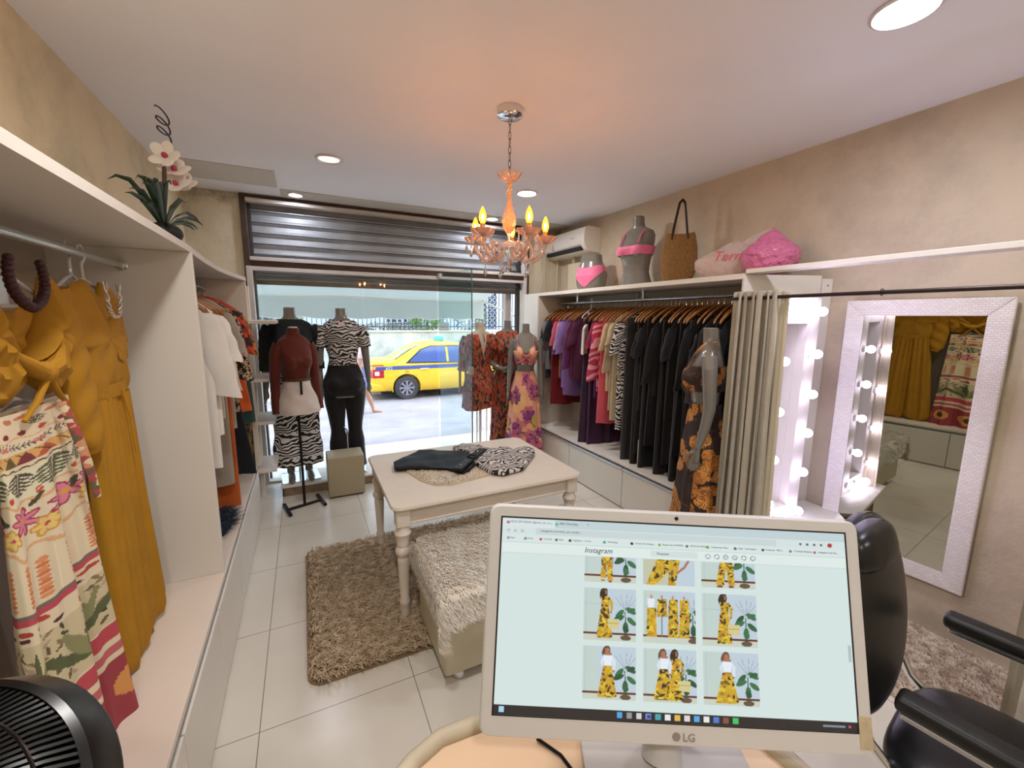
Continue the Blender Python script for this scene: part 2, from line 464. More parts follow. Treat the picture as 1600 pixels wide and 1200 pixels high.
# open glass leaf
dl = math.hypot(1.474 - 1.33, 3.861 - 4.5)
door = thing('door_1', None, None, (1.33, 4.5, 0), math.atan2(3.861 - 4.5, 1.474 - 1.33), kind='structure')
mk('door_pane', MB().box(0.02, dl, -.005, .005, .015, 2.06, .001), M_glass2, door, smooth=0)
mk('pane_edge', MB().box(dl, dl + .004, -.005, .005, .015, 2.06, .0), M_gedge, door, smooth=0)
h = MB()
for y in (-.035, .035): h.tube([(dl - .17, y, .84), (dl - .17, y, 1.24)], .013, 10)
for z in (.90, 1.18): h.tube([(dl - .17, -.035, z), (dl - .17, .035, z)], .006, 8)
h.box(dl - .05, dl + .008, -.018, .018, 1.04, 1.12, .004)
mk('door_handle', h, mat('brushed_steel', '#a59a92', rough=.5, metal=.1), door)
mk('hinge_clip', MB().box(-.01, .07, -.016, .016, 2.01, 2.06, .004), M_alu, door)
sg = thing('hanging_sign', 'small pale card sign hanging by a string behind the open glass door', 'sign', (1.40, 4.53, 1.50), .0)
mk('card', MB().box(-.062, .062, -.002, .002, -.045, .045, .001), mat('card_white', '#dfe5e2', rough=.6), sg)
mk('string', MB().tube([(-.05, 0, .045), (0, 0, .12), (.05, 0, .045)], .0015, 5), M_black, sg)
mk('card_text', textmb('ABERTO', .026, T(0, -.0035, -.01) @ RX(PI / 2), 'CENTER'), mat('sign_red', '#b5806f', rough=.6), sg)
# ------------------------------------------------------------------ left wall unit
def cab_door(name_parent, x, y0, y1, z0, z1, sgn, mats=M_white):
    d = mk('door', MB().box(min(x, x + sgn * .018), max(x, x + sgn * .018), y0 + .003, y1 - .003, z0, z1, .002), mats, name_parent)
    return d
WL = thing('wall_unit', 'long white open wardrobe unit with base cupboards along the left wall', 'wardrobe', (-.6, 2.0, 0), world=True)
e = [(-.395, .15), (-.399, 2.2), (-.418, 2.6), (-.425, 3.0), (-.412, 3.3), (-.385, 3.58), (-.362, 3.78)]
mk('top_shelf', MB().prism([(-.84, .15)] + e + [(-.84, 3.78)], 1.856, 1.882), M_white, WL, smooth=20)
mk('counter_board', MB().box(-.84, -.393, .15, 3.78, .395, .42, .002), mat('counter_laminate', '#e3d6c8', rough=.4, var=.02, vs=3), WL)
for y0, y1 in ((2.195, 2.222), (3.755, 3.78), (.15, .176)): mk('divider', MB().box(-.84, -.395 if y0 < 3 else -.365, y0, y1, .42, 1.856, .002), M_white, WL)
mk('back_panel', MB().box(-.84, -.835, .17, 3.76, .42, 1.856, 0), mat('unit_back', '#b0a598', rough=.6), WL)
mk('plinth', MB().box(-.84, -.405, .17, 3.78, 0, .395, .001), M_inner, WL)
for y0, y1 in ((.2, .78), (.78, 1.38), (1.38, 1.98), (1.98, 2.58), (2.58, 3.18), (3.18, 3.77)): cab_door(WL, -.405, y0, y1, .012, .372, 1)
mk('finger_groove', MB().box(-.404, -.394, .18, 3.77, .374, .392, .001), mat('groove_metal', '#8f9496', rough=.35, metal=.6), WL)
for y0, y1 in ((.18, 2.195), (2.222, 3.755)):
    mk('hanging_rail', MB().tube([(-.62, y0, 1.79), (-.62, y1, 1.79)], .013, 14), M_rod, WL)
mk('rail_socket', MB().lathe([(.022, 0), (.022, .012), (.014, .014)], n=16, M=RX(PI / 2), c=(-.62, 2.195, 1.79)), M_chrome, WL)
# small end shelves by the window
CS = thing('corner_shelf_unit', 'narrow white end unit with four small shelves beside the window', 'shelf unit', (-.4, 3.98, 0), world=True)
mk('post', MB().box(-.42, -.385, 4.16, 4.19, .0, 1.84, .002), M_white, CS)
mk('side_panel', MB().box(-.44, -.422, 3.79, 4.19, 0, 1.84, .002), M_white, CS)
for z, xx in ((1.535, -.20), (1.08, -.235), (.735, -.255), (.335, -.27)):
    mk('shelf', MB().box(-.42, xx + .01, 3.80, 4.20, z, z + .028, .003), M_white, CS)
# ------------------------------------------------------------------ right wall unit
WR = thing('wall_unit', 'long white open wardrobe unit with base drawers along the right wall', 'wardrobe', (2.6, 3.0, 0), world=True)
mk('top_shelf', MB().box(2.35, 2.85, 1.67, 4.12, 1.842, 1.875, .002), M_white, WR)
mk('counter_board', MB().box(2.35, 2.85, 1.70, 4.12, .375, .395, .002), M_white, WR)
mk('back_panel', MB().box(2.835, 2.85, 1.70, 4.12, .395, 1.842, 0), mat('unit_back_r', '#c9bda6', rough=.6), WR)
for y in (3.03,): mk('divider', MB().box(2.79, 2.836, y, y + .03, .395, 1.842, .002), M_white, WR)
mk('end_panel', MB().box(2.35, 2.85, 4.095, 4.12, 0, 1.842, .002), M_inner, WR)
mk('end_panel', MB().box(2.352, 2.368, 4.12, 4.44, 0, 1.875, .002), M_white, WR)
mk('plinth', MB().box(2.38, 2.85, 1.70, 4.095, .0, .36, .001), M_inner, WR)
for y0, y1 in ((1.72, 2.62), (2.62, 3.42), (3.42, 4.09)):
    d = mk('drawer', MB().box(2.352, 2.372, y0 + .004, y1 - .004, .01, .338, .002), M_white, WR)
    mk('handle_strip', MB().box(2.346, 2.374, y0 + .006, y1 - .006, .342, .358, .001), mat('strip_metal', '#c9cfd4', rough=.3, metal=.6), d)
mk('hanging_rail', MB().tube([(2.6, 1.72, 1.765), (2.6, 4.09, 1.765)], .013, 14), M_rod, WR)
for y in (3.7, 2.75): mk('rail_bracket', MB().box(2.592, 2.608, y, y + .02, 1.765, 1.842, .002), M_chrome, WR)
# slanting end panel with bulb lit niche
EP = thing('end_partition', 'tall white partition panel closing the near end of the right wardrobe', 'partition', (2.6, 1.56, 0), world=True)
a0 = math.atan2(1.45 - 1.67, .5)
PM = T(2.35, 1.67, 0) @ RZ(a0)
mk('panel', MB().box(0, .475, 0, .02, 0, 1.868, .002, PM), M_white, EP)
mk('wall_strip', MB().box(.477, .54, -.006, .016, 0, 1.85, .002, PM), M_white, EP)
mk('screw', MB().lathe([(.004, 0), (.004, .003)], n=8, M=RX(PI / 2), c=(PM @ Vector((.51, -.006, 1.81)))), M_black, EP)
mk('valance_board', MB().box(2.35, 2.45, -.6, 1.665, 1.872, 1.897, .002), M_white, label='thin white board running high above the fitting corner towards the camera', cat='board')
# bulb mirror box
LB = thing('bulb_frame', 'tall white vanity frame ringed with glowing round bulbs beside the curtain', 'vanity light frame', (2.33, 1.34, .47), world=True)
bx0, bx1, bz0, bz1 = 2.13, 2.52, .476, 1.726; ix0, ix1, iz0, iz1 = 2.22, 2.415, .562, 1.585; yf, yb = 1.325, 1.375
g = MB()
g.box(bx0, ix0, yf, yb, bz0, bz1, .002); g.box(ix1, bx1, yf, yb, bz0, bz1, .002)
g.box(ix0, ix1, yf, yb, iz1, bz1, .002); g.box(ix0, ix1, yf, yb, bz0, iz0, .002)
mk('front_frame', g, M_white, LB)
g = MB(); g.box(ix0 - .012, ix0, yb, 1.49, iz0, iz1, .001); g.box(ix1, ix1 + .012, yb, 1.47, iz0, iz1, .001)
g.box(ix0, ix1, yb, 1.47, iz1, iz1 + .012, .001); g.box(ix0, ix1, yb, 1.47, iz0 - .012, iz0, .001)
mk('niche_side', g, M_white, LB)
g = MB(); g.box(ix0, 2.315, 1.47, 1.48, iz0, iz1, .001); g.box(2.318, ix1, 1.47, 1.48, iz0, iz1, .001)
mk('niche_back', g, mat('niche_panel', '#d2d8da', rough=.35), LB)
M_bulb = mat('cool_bulb', '#ffffff', emit='#d6ccff', es=BULB_E)
M_porc = mat('porcelain', '#eeeeee', rough=.3)
bpos = [(2.46, z) for z in (1.65, 1.425, 1.207, .99, .765, .535)] + [(2.178, z) for z in (1.652, 1.396, 1.134, .877, .63)] + [(2.27, 1.658), (2.36, 1.658), (2.24, .52), (2.33, .52)]
for x, z in bpos:
    b_ = mk('light_bulb', MB().ell((x, yf - .04, z), .024, 12, 8), M_bulb, LB)
    mk('bulb_socket', MB().lathe([(.02, 0), (.02, .014), (.013, .02)], n=12, M=RX(PI / 2), c=(x, yf, z)), M_porc, b_)
VT = thing('vanity_shelf', 'white shelf ledge under the bulb lit frame by the big wall mirror', 'shelf', (2.5, 1.3, 0), world=True)
mk('top', MB().prism([(2.08, 1.46), (2.08, 1.22), (2.72, 1.16), (2.80, 1.24), (2.80, 1.44)], .448, .473, bev=.002), M_white, VT)
mk('leg', MB().box(2.12, 2.15, 1.40, 1.43, 0, .448, .002), M_white, VT); mk('leg', MB().box(2.74, 2.77, 1.40, 1.43, 0, .448, .002), M_white, VT)
# ---- big wall mirror
WM = thing('wall_mirror', 'large wall mirror in a whitewashed mosaic frame on the right wall', 'mirror', (2.84, 1.0, .28), world=True)
def mosaic():
    m, t, b = nodes('mosaic_frame')
    tc = nn(t, 'ShaderNodeTexCoord').outputs['Object']
    sx = nn(t, 'ShaderNodeSeparateXYZ', {0: tc}); cb_ = nn(t, 'ShaderNodeCombineXYZ', {0: sx.outputs[1], 1: sx.outputs[2]})
    mp = nn(t, 'ShaderNodeMapping', {'Vector': cb_.outputs[0]})
    br = nn(t, 'ShaderNodeTexBrick', {'Vector': mp.outputs[0], 'Scale': 1., 'Brick Width': .021, 'Row Height': .011, 'Mortar Size': .0012, 'Color1': S('#ebe6e2'), 'Color2': S('#dfd9d4'), 'Mortar': S('#cfc7c0')})
    t.links.new(br.outputs[0], b.inputs['Base Color']); b.inputs['Roughness'].default_value = .45
    bump_to(t, b, br.outputs['Fac'], -.5, .004); return m
M_mos = mosaic(); fwid = .085
y0, y1, z0, z1 = .697, 1.325, .27, 1.715
g = MB()
def fr_bar(pa, pb, wv, nrm):
    pass
for quad in ([(y0, z0), (y1, z0), (y1 - fwid, z0 + fwid), (y0 + fwid, z0 + fwid)], [(y0, z1), (y1, z1), (y1 - fwid, z1 - fwid), (y0 + fwid, z1 - fwid)],
             [(y0, z0), (y0, z1), (y0 + fwid, z1 - fwid), (y0 + fwid, z0 + fwid)], [(y1, z0), (y1, z1), (y1 - fwid, z1 - fwid), (y1 - fwid, z0 + fwid)]):
    bm = bmesh.new(); lo = [bm.verts.new((XR - .002, y, z)) for y, z in quad]
    hi = [bm.verts.new((XR - .028 if i < 2 else XR - .02, y, z)) for i, (y, z) in enumerate(quad)]
    bm.faces.new(lo); bm.faces.new(hi)
    for i in range(4): bm.faces.new([lo[i], lo[(i + 1) % 4], hi[(i + 1) % 4], hi[i]])
    bmesh.ops.recalc_face_normals(bm, faces=bm.faces); bmesh.ops.bevel(bm, geom=list(bm.edges), offset=.003, segments=2, affect='EDGES'); g.frombm(bm)
MT = T(XR, y0, z0) @ RZ(math.radians(3.4)) @ RY(-math.radians(.8)) @ T(-XR, -y0, -z0)
mk('frame', g.xf(MT), M_mos, WM)
mk('mirror_pane', MB().box(XR - .018, XR - .008, y0 + fwid - .004, y1 - fwid + .004, z0 + fwid - .004, z1 - fwid + .004, .0).xf(MT), M_mirror, WM, smooth=0)
# ---- curtain rod and curtains
CR = thing('curtain_rod', 'dark metal curtain rod across the fitting corner', 'curtain rod', (2.13, .5, 1.715), world=True)
mk('rod', MB().tube([(2.13, 1.56, 1.717), (2.13, -.6, 1.723)], .009, 12), mat('dark_rod', '#3b302b', rough=.35, metal=.6), CR)
mk('bracket', MB().box(2.13, 2.37, 1.55, 1.565, 1.71, 1.722, .002), M_black, CR)
for y in (.9,): mk('ring', MB().tube([(2.13 + .014 * math.cos(a), y, 1.72 + .014 * math.sin(a)) for a in np.arange(12) * PI / 6], .0018, 5, closed=True), M_black, CR)
def curtain(y0, y1, z0, z1, x, amp, k, seed, flare=0., nz=26, nu=150, top=0.):
    r = np.random.RandomState(seed); u = np.linspace(0, 1, nu); z = np.linspace(z1, z0, nz)
    P = np.zeros((nz, nu, 3)); ph = r.rand(4) * 6
    for i, zz in enumerate(z):
        s = i / (nz - 1)
        w = amp * (.75 + .5 * s) * (np.sin(2 * PI * k * u + .35 * np.sin(3 * u * 6 + ph[0]) + s * .5) + .25 * np.sin(2 * PI * k * 2.3 * u + ph[1] + s))
        P[i, :, 0] = x + w; P[i, :, 1] = y1 + (y0 - y1) * u - flare * s * (1 - u) * .0 + .012 * np.sin(2 * PI * k * u * 2 + ph[2]) - flare * s * u
        P[i, :, 2] = zz + (.006 * np.sin(2 * PI * k * u) if i == 0 else 0)
    Q = P + np.array([.004, 0, 0])
    P2 = np.concatenate([P, Q[:, ::-1]], 1)
    return MB().grid(P2, closed=True)
M_curt = mat('linen_curtain', '#b5ad9b', rough=.9, var=.08, vs=14, bump=.25, bs=350, bd=.002, sheen=.2)
M_curt2 = mat('curtain_lining', '#cfc4ac', rough=.9, var=.05, vs=10, bump=.2, bs=350, bd=.002)
mk('curtain', curtain(1.32, 1.55, .04, 1.75, 2.13, .028, 6, 3, .05), M_curt, label='gathered greige linen curtain beside the leaf print mannequin', cat='curtain')
mk('curtain', curtain(1.275, 1.33, .04, 1.742, 2.15, .010, 1.0, 9, .03, nu=40), M_curt2, label='pale inner edge of drawn curtain next to the bulb frame', cat='curtain')
mk('curtain', curtain(-.2, .375, .02, 1.71, 2.13, .03, 7, 5, -.0), M_curt, label='greige curtain hanging at the right edge behind the black chair', cat='curtain')
# ------------------------------------------------------------------ ceiling spots
M_spot = mat('spot_diffuser', '#ffffff', emit='#fbf7f2', es=CEIL_E)
M_spots = mat('small_spot_diffuser', '#ffffff', emit='#eef0ff', es=CEIL_E * .8)
M_spotl = mat('large_spot_diffuser', '#ffffff', emit='#eef0ff', es=CEIL_E * .65)
M_spotoff = mat('spot_diffuser_dim', '#ffffff', rough=.3, emit='#fff7f0', es=.3)
M_rim = mat('spot_rim', '#dcd6d0', rough=.3, metal=.3)
def spot(x, y, r, on, label, group=None):
    o = thing('ceiling_light', label, 'ceiling light', (x, y, ZC - (.009 if r < .06 else 0)), 0, group)
    mk('rim', MB().lathe([(r, 0), (r + .012, -.001), (r + .014, -.006), (r + .004, -.011), (r - .006, -.006), (r - .008, 0)], n=32, cap=False), M_rim, o)
    mk('diffuser', MB().lathe([(.0001, -.004), (r - .006, -.004)], n=32, cap=False), (M_spots if r < .06 else M_spotl if r > .083 else M_spot) if on else M_spotoff, o)
    return o
spot(.225, 3.27, .075, False, 'unlit round ceiling downlight above the left side of the shop')
spot(.01, 4.29, .05, True, 'lit ceiling downlight above the roller shutter, leftmost of the lit ones')
spot(1.77, 3.32, .075, True, 'lit round ceiling downlight right behind the chandelier stem')
spot(1.87, 4.28, .055, True, 'lit ceiling downlight at the storefront seen behind the chandelier bulbs')
spot(1.90, .85, .085, True, 'large lit ceiling downlight at the top right corner of the picture')
spot(.0, .95, .08, True, 'unseen round ceiling downlight added above the cash desk to brighten the left wall')  # out of view, extends the row of spots; placed to brighten the left wall
spot(1.5, -.9, .08, True, 'unseen round ceiling downlight added at the rear right to brighten the shop')  # unseen lamp behind the camera, added to light the room
spot(-.1, -.7, .08, True, 'unseen round ceiling downlight added at the rear left to brighten the shop')  # also behind the camera, added to lift the darker left side
# ------------------------------------------------------------------ chandelier
CX, CY = 1.01, 2.09
M_cr = mat('pink_crystal', '#f7d9c8', rough=.05, trans=.75, ior=1.5)
M_crc = mat('clear_crystal', '#f3efee', rough=.03, trans=.85, ior=1.5)
M_warm = mat('warm_candle_bulb', '#ffd9a0', emit='#ffb878', es=WARM_E * 7)
def envmat():
    m = bpy.data.materials.new('amber_bulb_glass'); m.use_nodes = True; t = m.node_tree; t.nodes.remove(t.nodes['Principled BSDF'])
    em = nn(t, 'ShaderNodeEmission', {'Color': S('#ff8a1e'), 'Strength': 3.2}); tr = nn(t, 'ShaderNodeBsdfTransparent', {'Color': S('#ffe2b8')})
    mx = nn(t, 'ShaderNodeMixShader', {0: .6, 1: tr.outputs[0], 2: em.outputs[0]}); t.links.new(mx.outputs[0], t.nodes['Material Output'].inputs[0]); return m
M_env = envmat()
M_gold = mat('gold_sleeve', '#c98f55', rough=.3, metal=.6)
CH = thing('chandelier', 'pink crystal chandelier with five glowing candle bulbs hanging on a chain', 'chandelier', (CX, CY, ZC))
mk('ceiling_plate', MB().lathe([(.066, 0), (.068, -.012), (.066, -.034), (.058, -.040), (.01, -.042), (.001, -.042)], n=36), M_chrome, CH)
g = MB()
nl = 9
for i in range(nl):
    zc = -.058 - i * .034; a = (i % 2) * PI / 2
    pts = [(.007 * math.cos(t) * math.cos(a), .007 * math.cos(t) * math.sin(a), zc + .022 * math.sin(t) * (1 if abs(math.sin(t)) < .99 else 1)) for t in np.arange(14) * 2 * PI / 14]
    g.tube(pts, .0018, 6, closed=True)
mk('chain', g, mat('chain_metal', '#8a7d76', rough=.3, metal=.9), CH)
b0 = -.335
mk('top_bowl', MB().lathe([(.012, b0 - .02), (.03, b0 - .012), (.05, b0 + .004), (.064, b0 + .026), (.06, b0 + .028), (.046, b0 + .008), (.026, b0 - .006), (.008, b0 - .012)], n=48, wav=.06, wk=8, cap=False), M_cr, CH)
mk('stem', MB().lathe([(.012, b0 - .02), (.014, b0 - .045), (.009, b0 - .055), (.016, b0 - .07), (.010, b0 - .085), (.015, b0 - .12), (.022, b0 - .15), (.034, b0 - .185), (.038, b0 - .21), (.033, b0 - .24), (.02, b0 - .262), (.012, b0 - .275)], n=24), mat('cut_amber_crystal', '#f3b878', rough=.08, trans=.6, ior=1.5, bump=.8, bs=60, bd=.02), CH)
mk('column', MB().lathe([(.010, b0 - .275), (.010, b0 - .32)], n=16), M_chrome, CH)
mk('hub', MB().lathe([(.012, b0 - .31), (.035, b0 - .318), (.058, b0 - .335), (.062, b0 - .35), (.04, b0 - .375), (.02, b0 - .39), (.008, b0 - .40)], n=40, wav=.05, wk=10), M_crc, CH)
def drop(g, x, y, z, L=.05, w=.011, n=6):
    g.lathe([(.0005, 0), (w * .55, -L * .35), (w, -L * .68), (w * .6, -L * .9), (.0005, -L)], c=(x, y, z), n=n)
g = MB(); drop(g, 0, 0, b0 - .405, .07, .018, 8); g.ell((0, 0, b0 - .403), .006, 8, 6)
mk('pendant', g, M_crc, CH)
va = math.radians(-26.39)
for k, an in enumerate((-60, -130, 157, 86, 12)):
    an = math.radians(an) + va; c, s_ = math.cos(an), math.sin(an); Rr = .20
    P = [(.03, -.345), (.05, -.385), (.085, -.412), (.125, -.415), (.16, -.395), (.187, -.36), (.198, -.335), (.2, -.315)]
    pts = [(r * c, r * s_, z + b0 + .31 - .31 + .0) for r, z in [(p[0], p[1]) for p in P]]
    pts = [(x, y, z + .0) for x, y, z in pts]
    pts = [(p[0] * c, p[0] * s_, b0 + .0 + p[1]) for p in P]
    top = b0 - .295
    arm = mk('arm', MB().tube(pts, [.011, .012, .013, .013, .013, .012, .011, .011], 8), M_cr, CH)
    mk('scroll', MB().tube([((.10 + .032 * math.cos(t) * (1 - t / 9)) * c, (.10 + .032 * math.cos(t) * (1 - t / 9)) * s_, b0 - .36 + .04 * math.sin(t) * (1 - t / 9)) for t in np.linspace(-1.5, 4.5, 20)], .006, 7), M_cr, arm)
    ctr = (Rr * c, Rr * s_, top)
    mk('drip_cup', MB().lathe([(.010, -.022), (.034, -.016), (.056, .0), (.062, .012), (.055, .008), (.032, -.006), (.01, -.010)], c=ctr, n=48, wav=.08, wk=8, cap=False), M_cr, arm)
    mk('candle_sleeve', MB().lathe([(.0125, -.01), (.0125, .035), (.010, .04)], c=ctr, n=14), M_gold, arm)
    mk('candle_bulb', MB().lathe([(.008, .036), (.014, .048), (.0185, .064), (.0175, .082), (.012, .1), (.005, .114), (.0005, .122)], c=ctr, n=16), M_env, arm)
    mk('filament', MB().ell((ctr[0], ctr[1], ctr[2] + .07), (.006, .006, .018), 8, 6), M_warm, arm)
    g = MB()
    for q in range(5):
        t = an + q * 2 * PI / 5 + .3; x, y = ctr[0] + .05 * math.cos(t), ctr[1] + .05 * math.sin(t); zz = top - .004
        g = MB()
        nb_ = 4 if q % 2 else 1
        for w_ in range(nb_): g.ell((x, y, zz - .006 - .011 * w_), .0055, 8, 6)
        drop(g, x, y, zz - nb_ * .011, .048, .0105); mk('crystal_drop', g, M_crc, arm)
g = MB()
for q in range(5):
    t = math.radians(-31) + va + q * 2 * PI / 5; x, y = .1 * math.cos(t), .1 * math.sin(t)
    g = MB()
    for w_ in range(6): g.ell((x * (1 + .05 * w_), y * (1 + .05 * w_), b0 - .375 - .0115 * w_), .0055, 8, 6)
    drop(g, x * 1.25, y * 1.25, b0 - .44, .055, .0115); mk('crystal_drop', g, M_crc, CH)
# ------------------------------------------------------------------ air conditioner
AC = thing('air_conditioner', 'white split air conditioner high on the right wall', 'air conditioner', (2.75, 4.08, 2.29), world=True)
prof = [(2.85, 2.545), (2.70, 2.55), (2.655, 2.535), (2.64, 2.50), (2.635, 2.40), (2.65, 2.345), (2.69, 2.305), (2.75, 2.29), (2.85, 2.29)]
ya, yb_ = 3.69, 4.49
P = np.array([[(x, y, z) for x, z in prof] for y in (ya, ya + .012, yb_ - .012, yb_)])
P[0, :, :] = P[0] * 1; P[0, :, 0] = 2.74 + (P[0, :, 0] - 2.74) * .97; P[0, :, 2] = 2.42 + (P[0, :, 2] - 2.42) * .95
P[3, :, 0] = 2.74 + (P[3, :, 0] - 2.74) * .97; P[3, :, 2] = 2.42 + (P[3, :, 2] - 2.42) * .95
M_ac = mat('ac_plastic', '#e9e4da', rough=.35)
mk('body', MB().grid(P, closed=True, cap0=True, cap1=True), M_ac, AC)
mk('air_outlet', MB().box(2.636, 2.70, ya + .06, yb_ - .06, 2.312, 2.348, .004, None), mat('ac_dark', '#1b1918', rough=.6), AC)
mk('flap', MB().box(2.615, 2.66, ya + .05, yb_ - .05, 2.350, 2.357, .002, T(2.64, 0, 2.35) @ RY(.5) @ T(-2.64, 0, -2.35)), M_ac, AC)
mk('badge', textmb('AGRATTO', .016, T(2.6335, 3.93, 2.44) @ RZ(-PI / 2) @ RX(PI / 2)), mat('badge_grey', '#9c9a96', rough=.5), AC)
pp = MB()
pp.tube([(2.80, 4.44, 2.29), (2.80, 4.44, 1.88)], .012, 8); pp.tube([(2.80, 4.1, 2.29), (2.80, 4.1, 1.88)], .016, 8)
mk('drain_pipe', pp, mat('pipe_cream', '#cfc4ab', rough=.6), AC)
mk('duct_cover', MB().box(2.70, 2.849, 2.2 + 1.55, 4.06, 1.88, 2.2, .003), stucco('duct_paint', '#c8bb9f'), label='boxed duct cover on the wall under the air conditioner', cat='duct cover')
cabl = MB(); cabl.tube([(2.62, 4.47, 2.40), (2.60, 4.48, 2.2), (2.63, 4.485, 2.05), (2.58, 4.488, 1.88)], .005, 6); cabl.tube([(2.68, 4.485, 2.55), (2.655, 4.485, 2.2), (2.66, 4.488, 1.88)], .004, 6)
mk('cable', cabl, M_curt2, label='loose cream cables running down the corner beside the air conditioner', cat='cable')
# ------------------------------------------------------------------ table with things on it
M_tw = mat('distressed_white', '#ded3c4', rough=.5, var=.06, vs=7, bump=.1, bs=30, bd=.003)
TB = thing('display_table', 'white painted farmhouse table with turned legs on the shaggy rug', 'table', (.915, 2.45, 0))
tx, ty, tz = .575, .45, .66
def rrect(a, b, r, n=6):
    o = []
    for (x, y, s0) in ((a - r, b - r, 0), (-a + r, b - r, 1), (-a + r, -b + r, 2), (a - r, -b + r, 3)):
        o += [(x + r * math.cos((s0 + i / n) * PI / 2), y + r * math.sin((s0 + i / n) * PI / 2)) for i in range(n + 1)]
    return o
oc = rrect(tx, ty, .05)
P = [[(x * k, y * k, z) for x, y in oc] for k, z in ((.97, tz - .026), (.985, tz - .024), (1.0, tz - .015), (1.0, tz - .008), (.992, tz), (.985, tz + .0))]
mk('tabletop', MB().grid(P, cap0=True, cap1=True), mat('table_top_paint', '#ddd2c2', rough=.42, var=.05, vs=5), TB)
g = MB(); ax, ay = tx - .06, ty - .06
for y in (-ay, ay): g.box(-ax, ax, y - .011, y + .011, tz - .115, tz - .026, .003); g.box(-ax, ax, y - .016, y + .016, tz - .118, tz - .105, .004)
for x in (-ax, ax): g.box(x - .011, x + .011, -ay, ay, tz - .115, tz - .026, .003); g.box(x - .016, x + .016, -ay, ay, tz - .118, tz - .105, .004)
mk('apron', g, M_tw, TB)
lp = [(.018, 0), (.021, .01), (.024, .06), (.027, .10), (.029, .105), (.027, .12), (.022, .13), (.026, .22), (.031, .34), (.032, .36), (.026, .37), (.038, .385), (.042, .40), (.038, .415), (.028, .425), (.033, .44), (.030, .45), (.036, .48), (.044, .50), (.036, .515), (.03, .53), (.033, .545)]
for x in (-ax, ax):
    for y in (-ay, ay):
        g = MB().lathe(lp, c=(x, y, 0), n=20); g.box(x - .036, x + .036, y - .036, y + .036, .54, tz - .026, .006)
        mk('leg', g, M_tw, TB)
# ------------------------------------------------------------------ fur and pile
def pile(n, fx, L, lean, seed, w=.0035, curl=.6):
    """n tapered bent tufts; fx(k) -> base points (k,3), normals (k,3)"""
    r = np.random.RandomState(seed); B, N = fx(n, r)
    a = r.rand(n) * 2 * PI; d = np.stack([np.cos(a), np.sin(a), np.zeros(n)], 1) * curl + np.array(lean)[None]
    d = d - N * (d * N).sum(1, keepdims=True)
    Lk = (L * (.6 + .7 * r.rand(n)))[:, None]
    side = np.cross(N, d); side /= np.linalg.norm(side, axis=1, keepdims=True) + 1e-9
    V_ = np.zeros((n, 7, 3)); ww = w * (.7 + .6 * r.rand(n))[:, None]
    for i, t in enumerate((0, .45, .8)):
        c = B + N * Lk * (t - .35 * t * t) + d * Lk * t * t * .8
        V_[:, 2 * i] = c - side * ww * (1 - t * .45); V_[:, 2 * i + 1] = c + side * ww * (1 - t * .45)
    V_[:, 6] = B + N * Lk * .62 + d * Lk * .95
    b = (np.arange(n) * 7)[:, None]
    q = np.concatenate([b + [0, 1, 3, 2], b + [2, 3, 5, 4]], 0).tolist(); tri = (b + [4, 5, 6]).tolist()
    return MB().raw(V_.reshape(-1, 3), q + tri)
def strandmat(name, c1, c2, sc=30):
    m, t, b = nodes(name); tc = nn(t, 'ShaderNodeTexCoord').outputs['Object']
    nz = nn(t, 'ShaderNodeTexNoise', {'Vector': tc, 'Scale': sc, 'Detail': 3.0})
    t.links.new(ramp(t, nz.outputs[0], [(.35, S(c1)), (.65, S(c2))]), b.inputs['Base Color']); b.inputs['Roughness'].default_value = .8
    MATS[name] = m; return m
M_shag = strandmat('shag_pile', '#a88f70', '#d9c4a4', 25)
RG = thing('shag_rug', 'brown shaggy rug under the white table', 'rug', (.75, 2.38, 0), world=True)
rx0, rx1, ry0, ry1 = -.08, 1.62, 1.80, 2.99
mk('rug_base', MB().prism([(x + .77, y + 2.395) for x, y in rrect(.845, .59, .07)], .0, .012), mat('rug_back', '#8e765c', rough=.9), RG)
def rugf(n, r):
    x = rx0 + .02 + r.rand(n) * (rx1 - rx0 - .04); y = ry0 + .02 + r.rand(n) * (ry1 - ry0 - .04)
    dx = np.minimum(x - rx0, rx1 - x); dy = np.minimum(y - ry0, ry1 - y); k = (dx < .07) & (dy < .07) & ((.07 - dx) ** 2 + (.07 - dy) ** 2 > .06 ** 2)
    x[k] = .7; y[k] = 2.4
    return np.stack([x, y, np.full(n, .011)], 1), np.tile([0, 0, 1.], (n, 1))
mk('pile', pile(46000, rugf, .042, (.55, -.5, 0), 3, .0038, 1.0), M_shag, RG, kind='stuff', smooth=0)
# ------------------------------------------------------------------ bench with fur throw
M_leath = mat('cream_leatherette', '#c6bda2', rough=.5, bump=.5, bs=260, bd=.003, var=.03, vs=6)
BN = thing('ottoman_bench', 'cream textured ottoman bench in front of the table on small metal feet', 'ottoman', (.95, 1.77, 0), world=True)
bx = (.462, 1.45, 1.55, 2.0)
g = MB(); bm = bmesh.new()
mk('body', MB().box(bx[0], bx[1], bx[2], bx[3], .05, .455, .018, seg=3), M_leath, BN)
for x in (.54, 1.38):
    for y in (1.60, 1.95): mk('foot', MB().lathe([(.02, 0), (.026, .004), (.028, .02), (.02, .035), (.016, .052)], c=(x, y, 0), n=18), M_chrome, BN)
TH = thing('fur_throw', 'fluffy cream fur throw draped over the ottoman bench', 'throw', (.9, 1.77, .455), world=True)
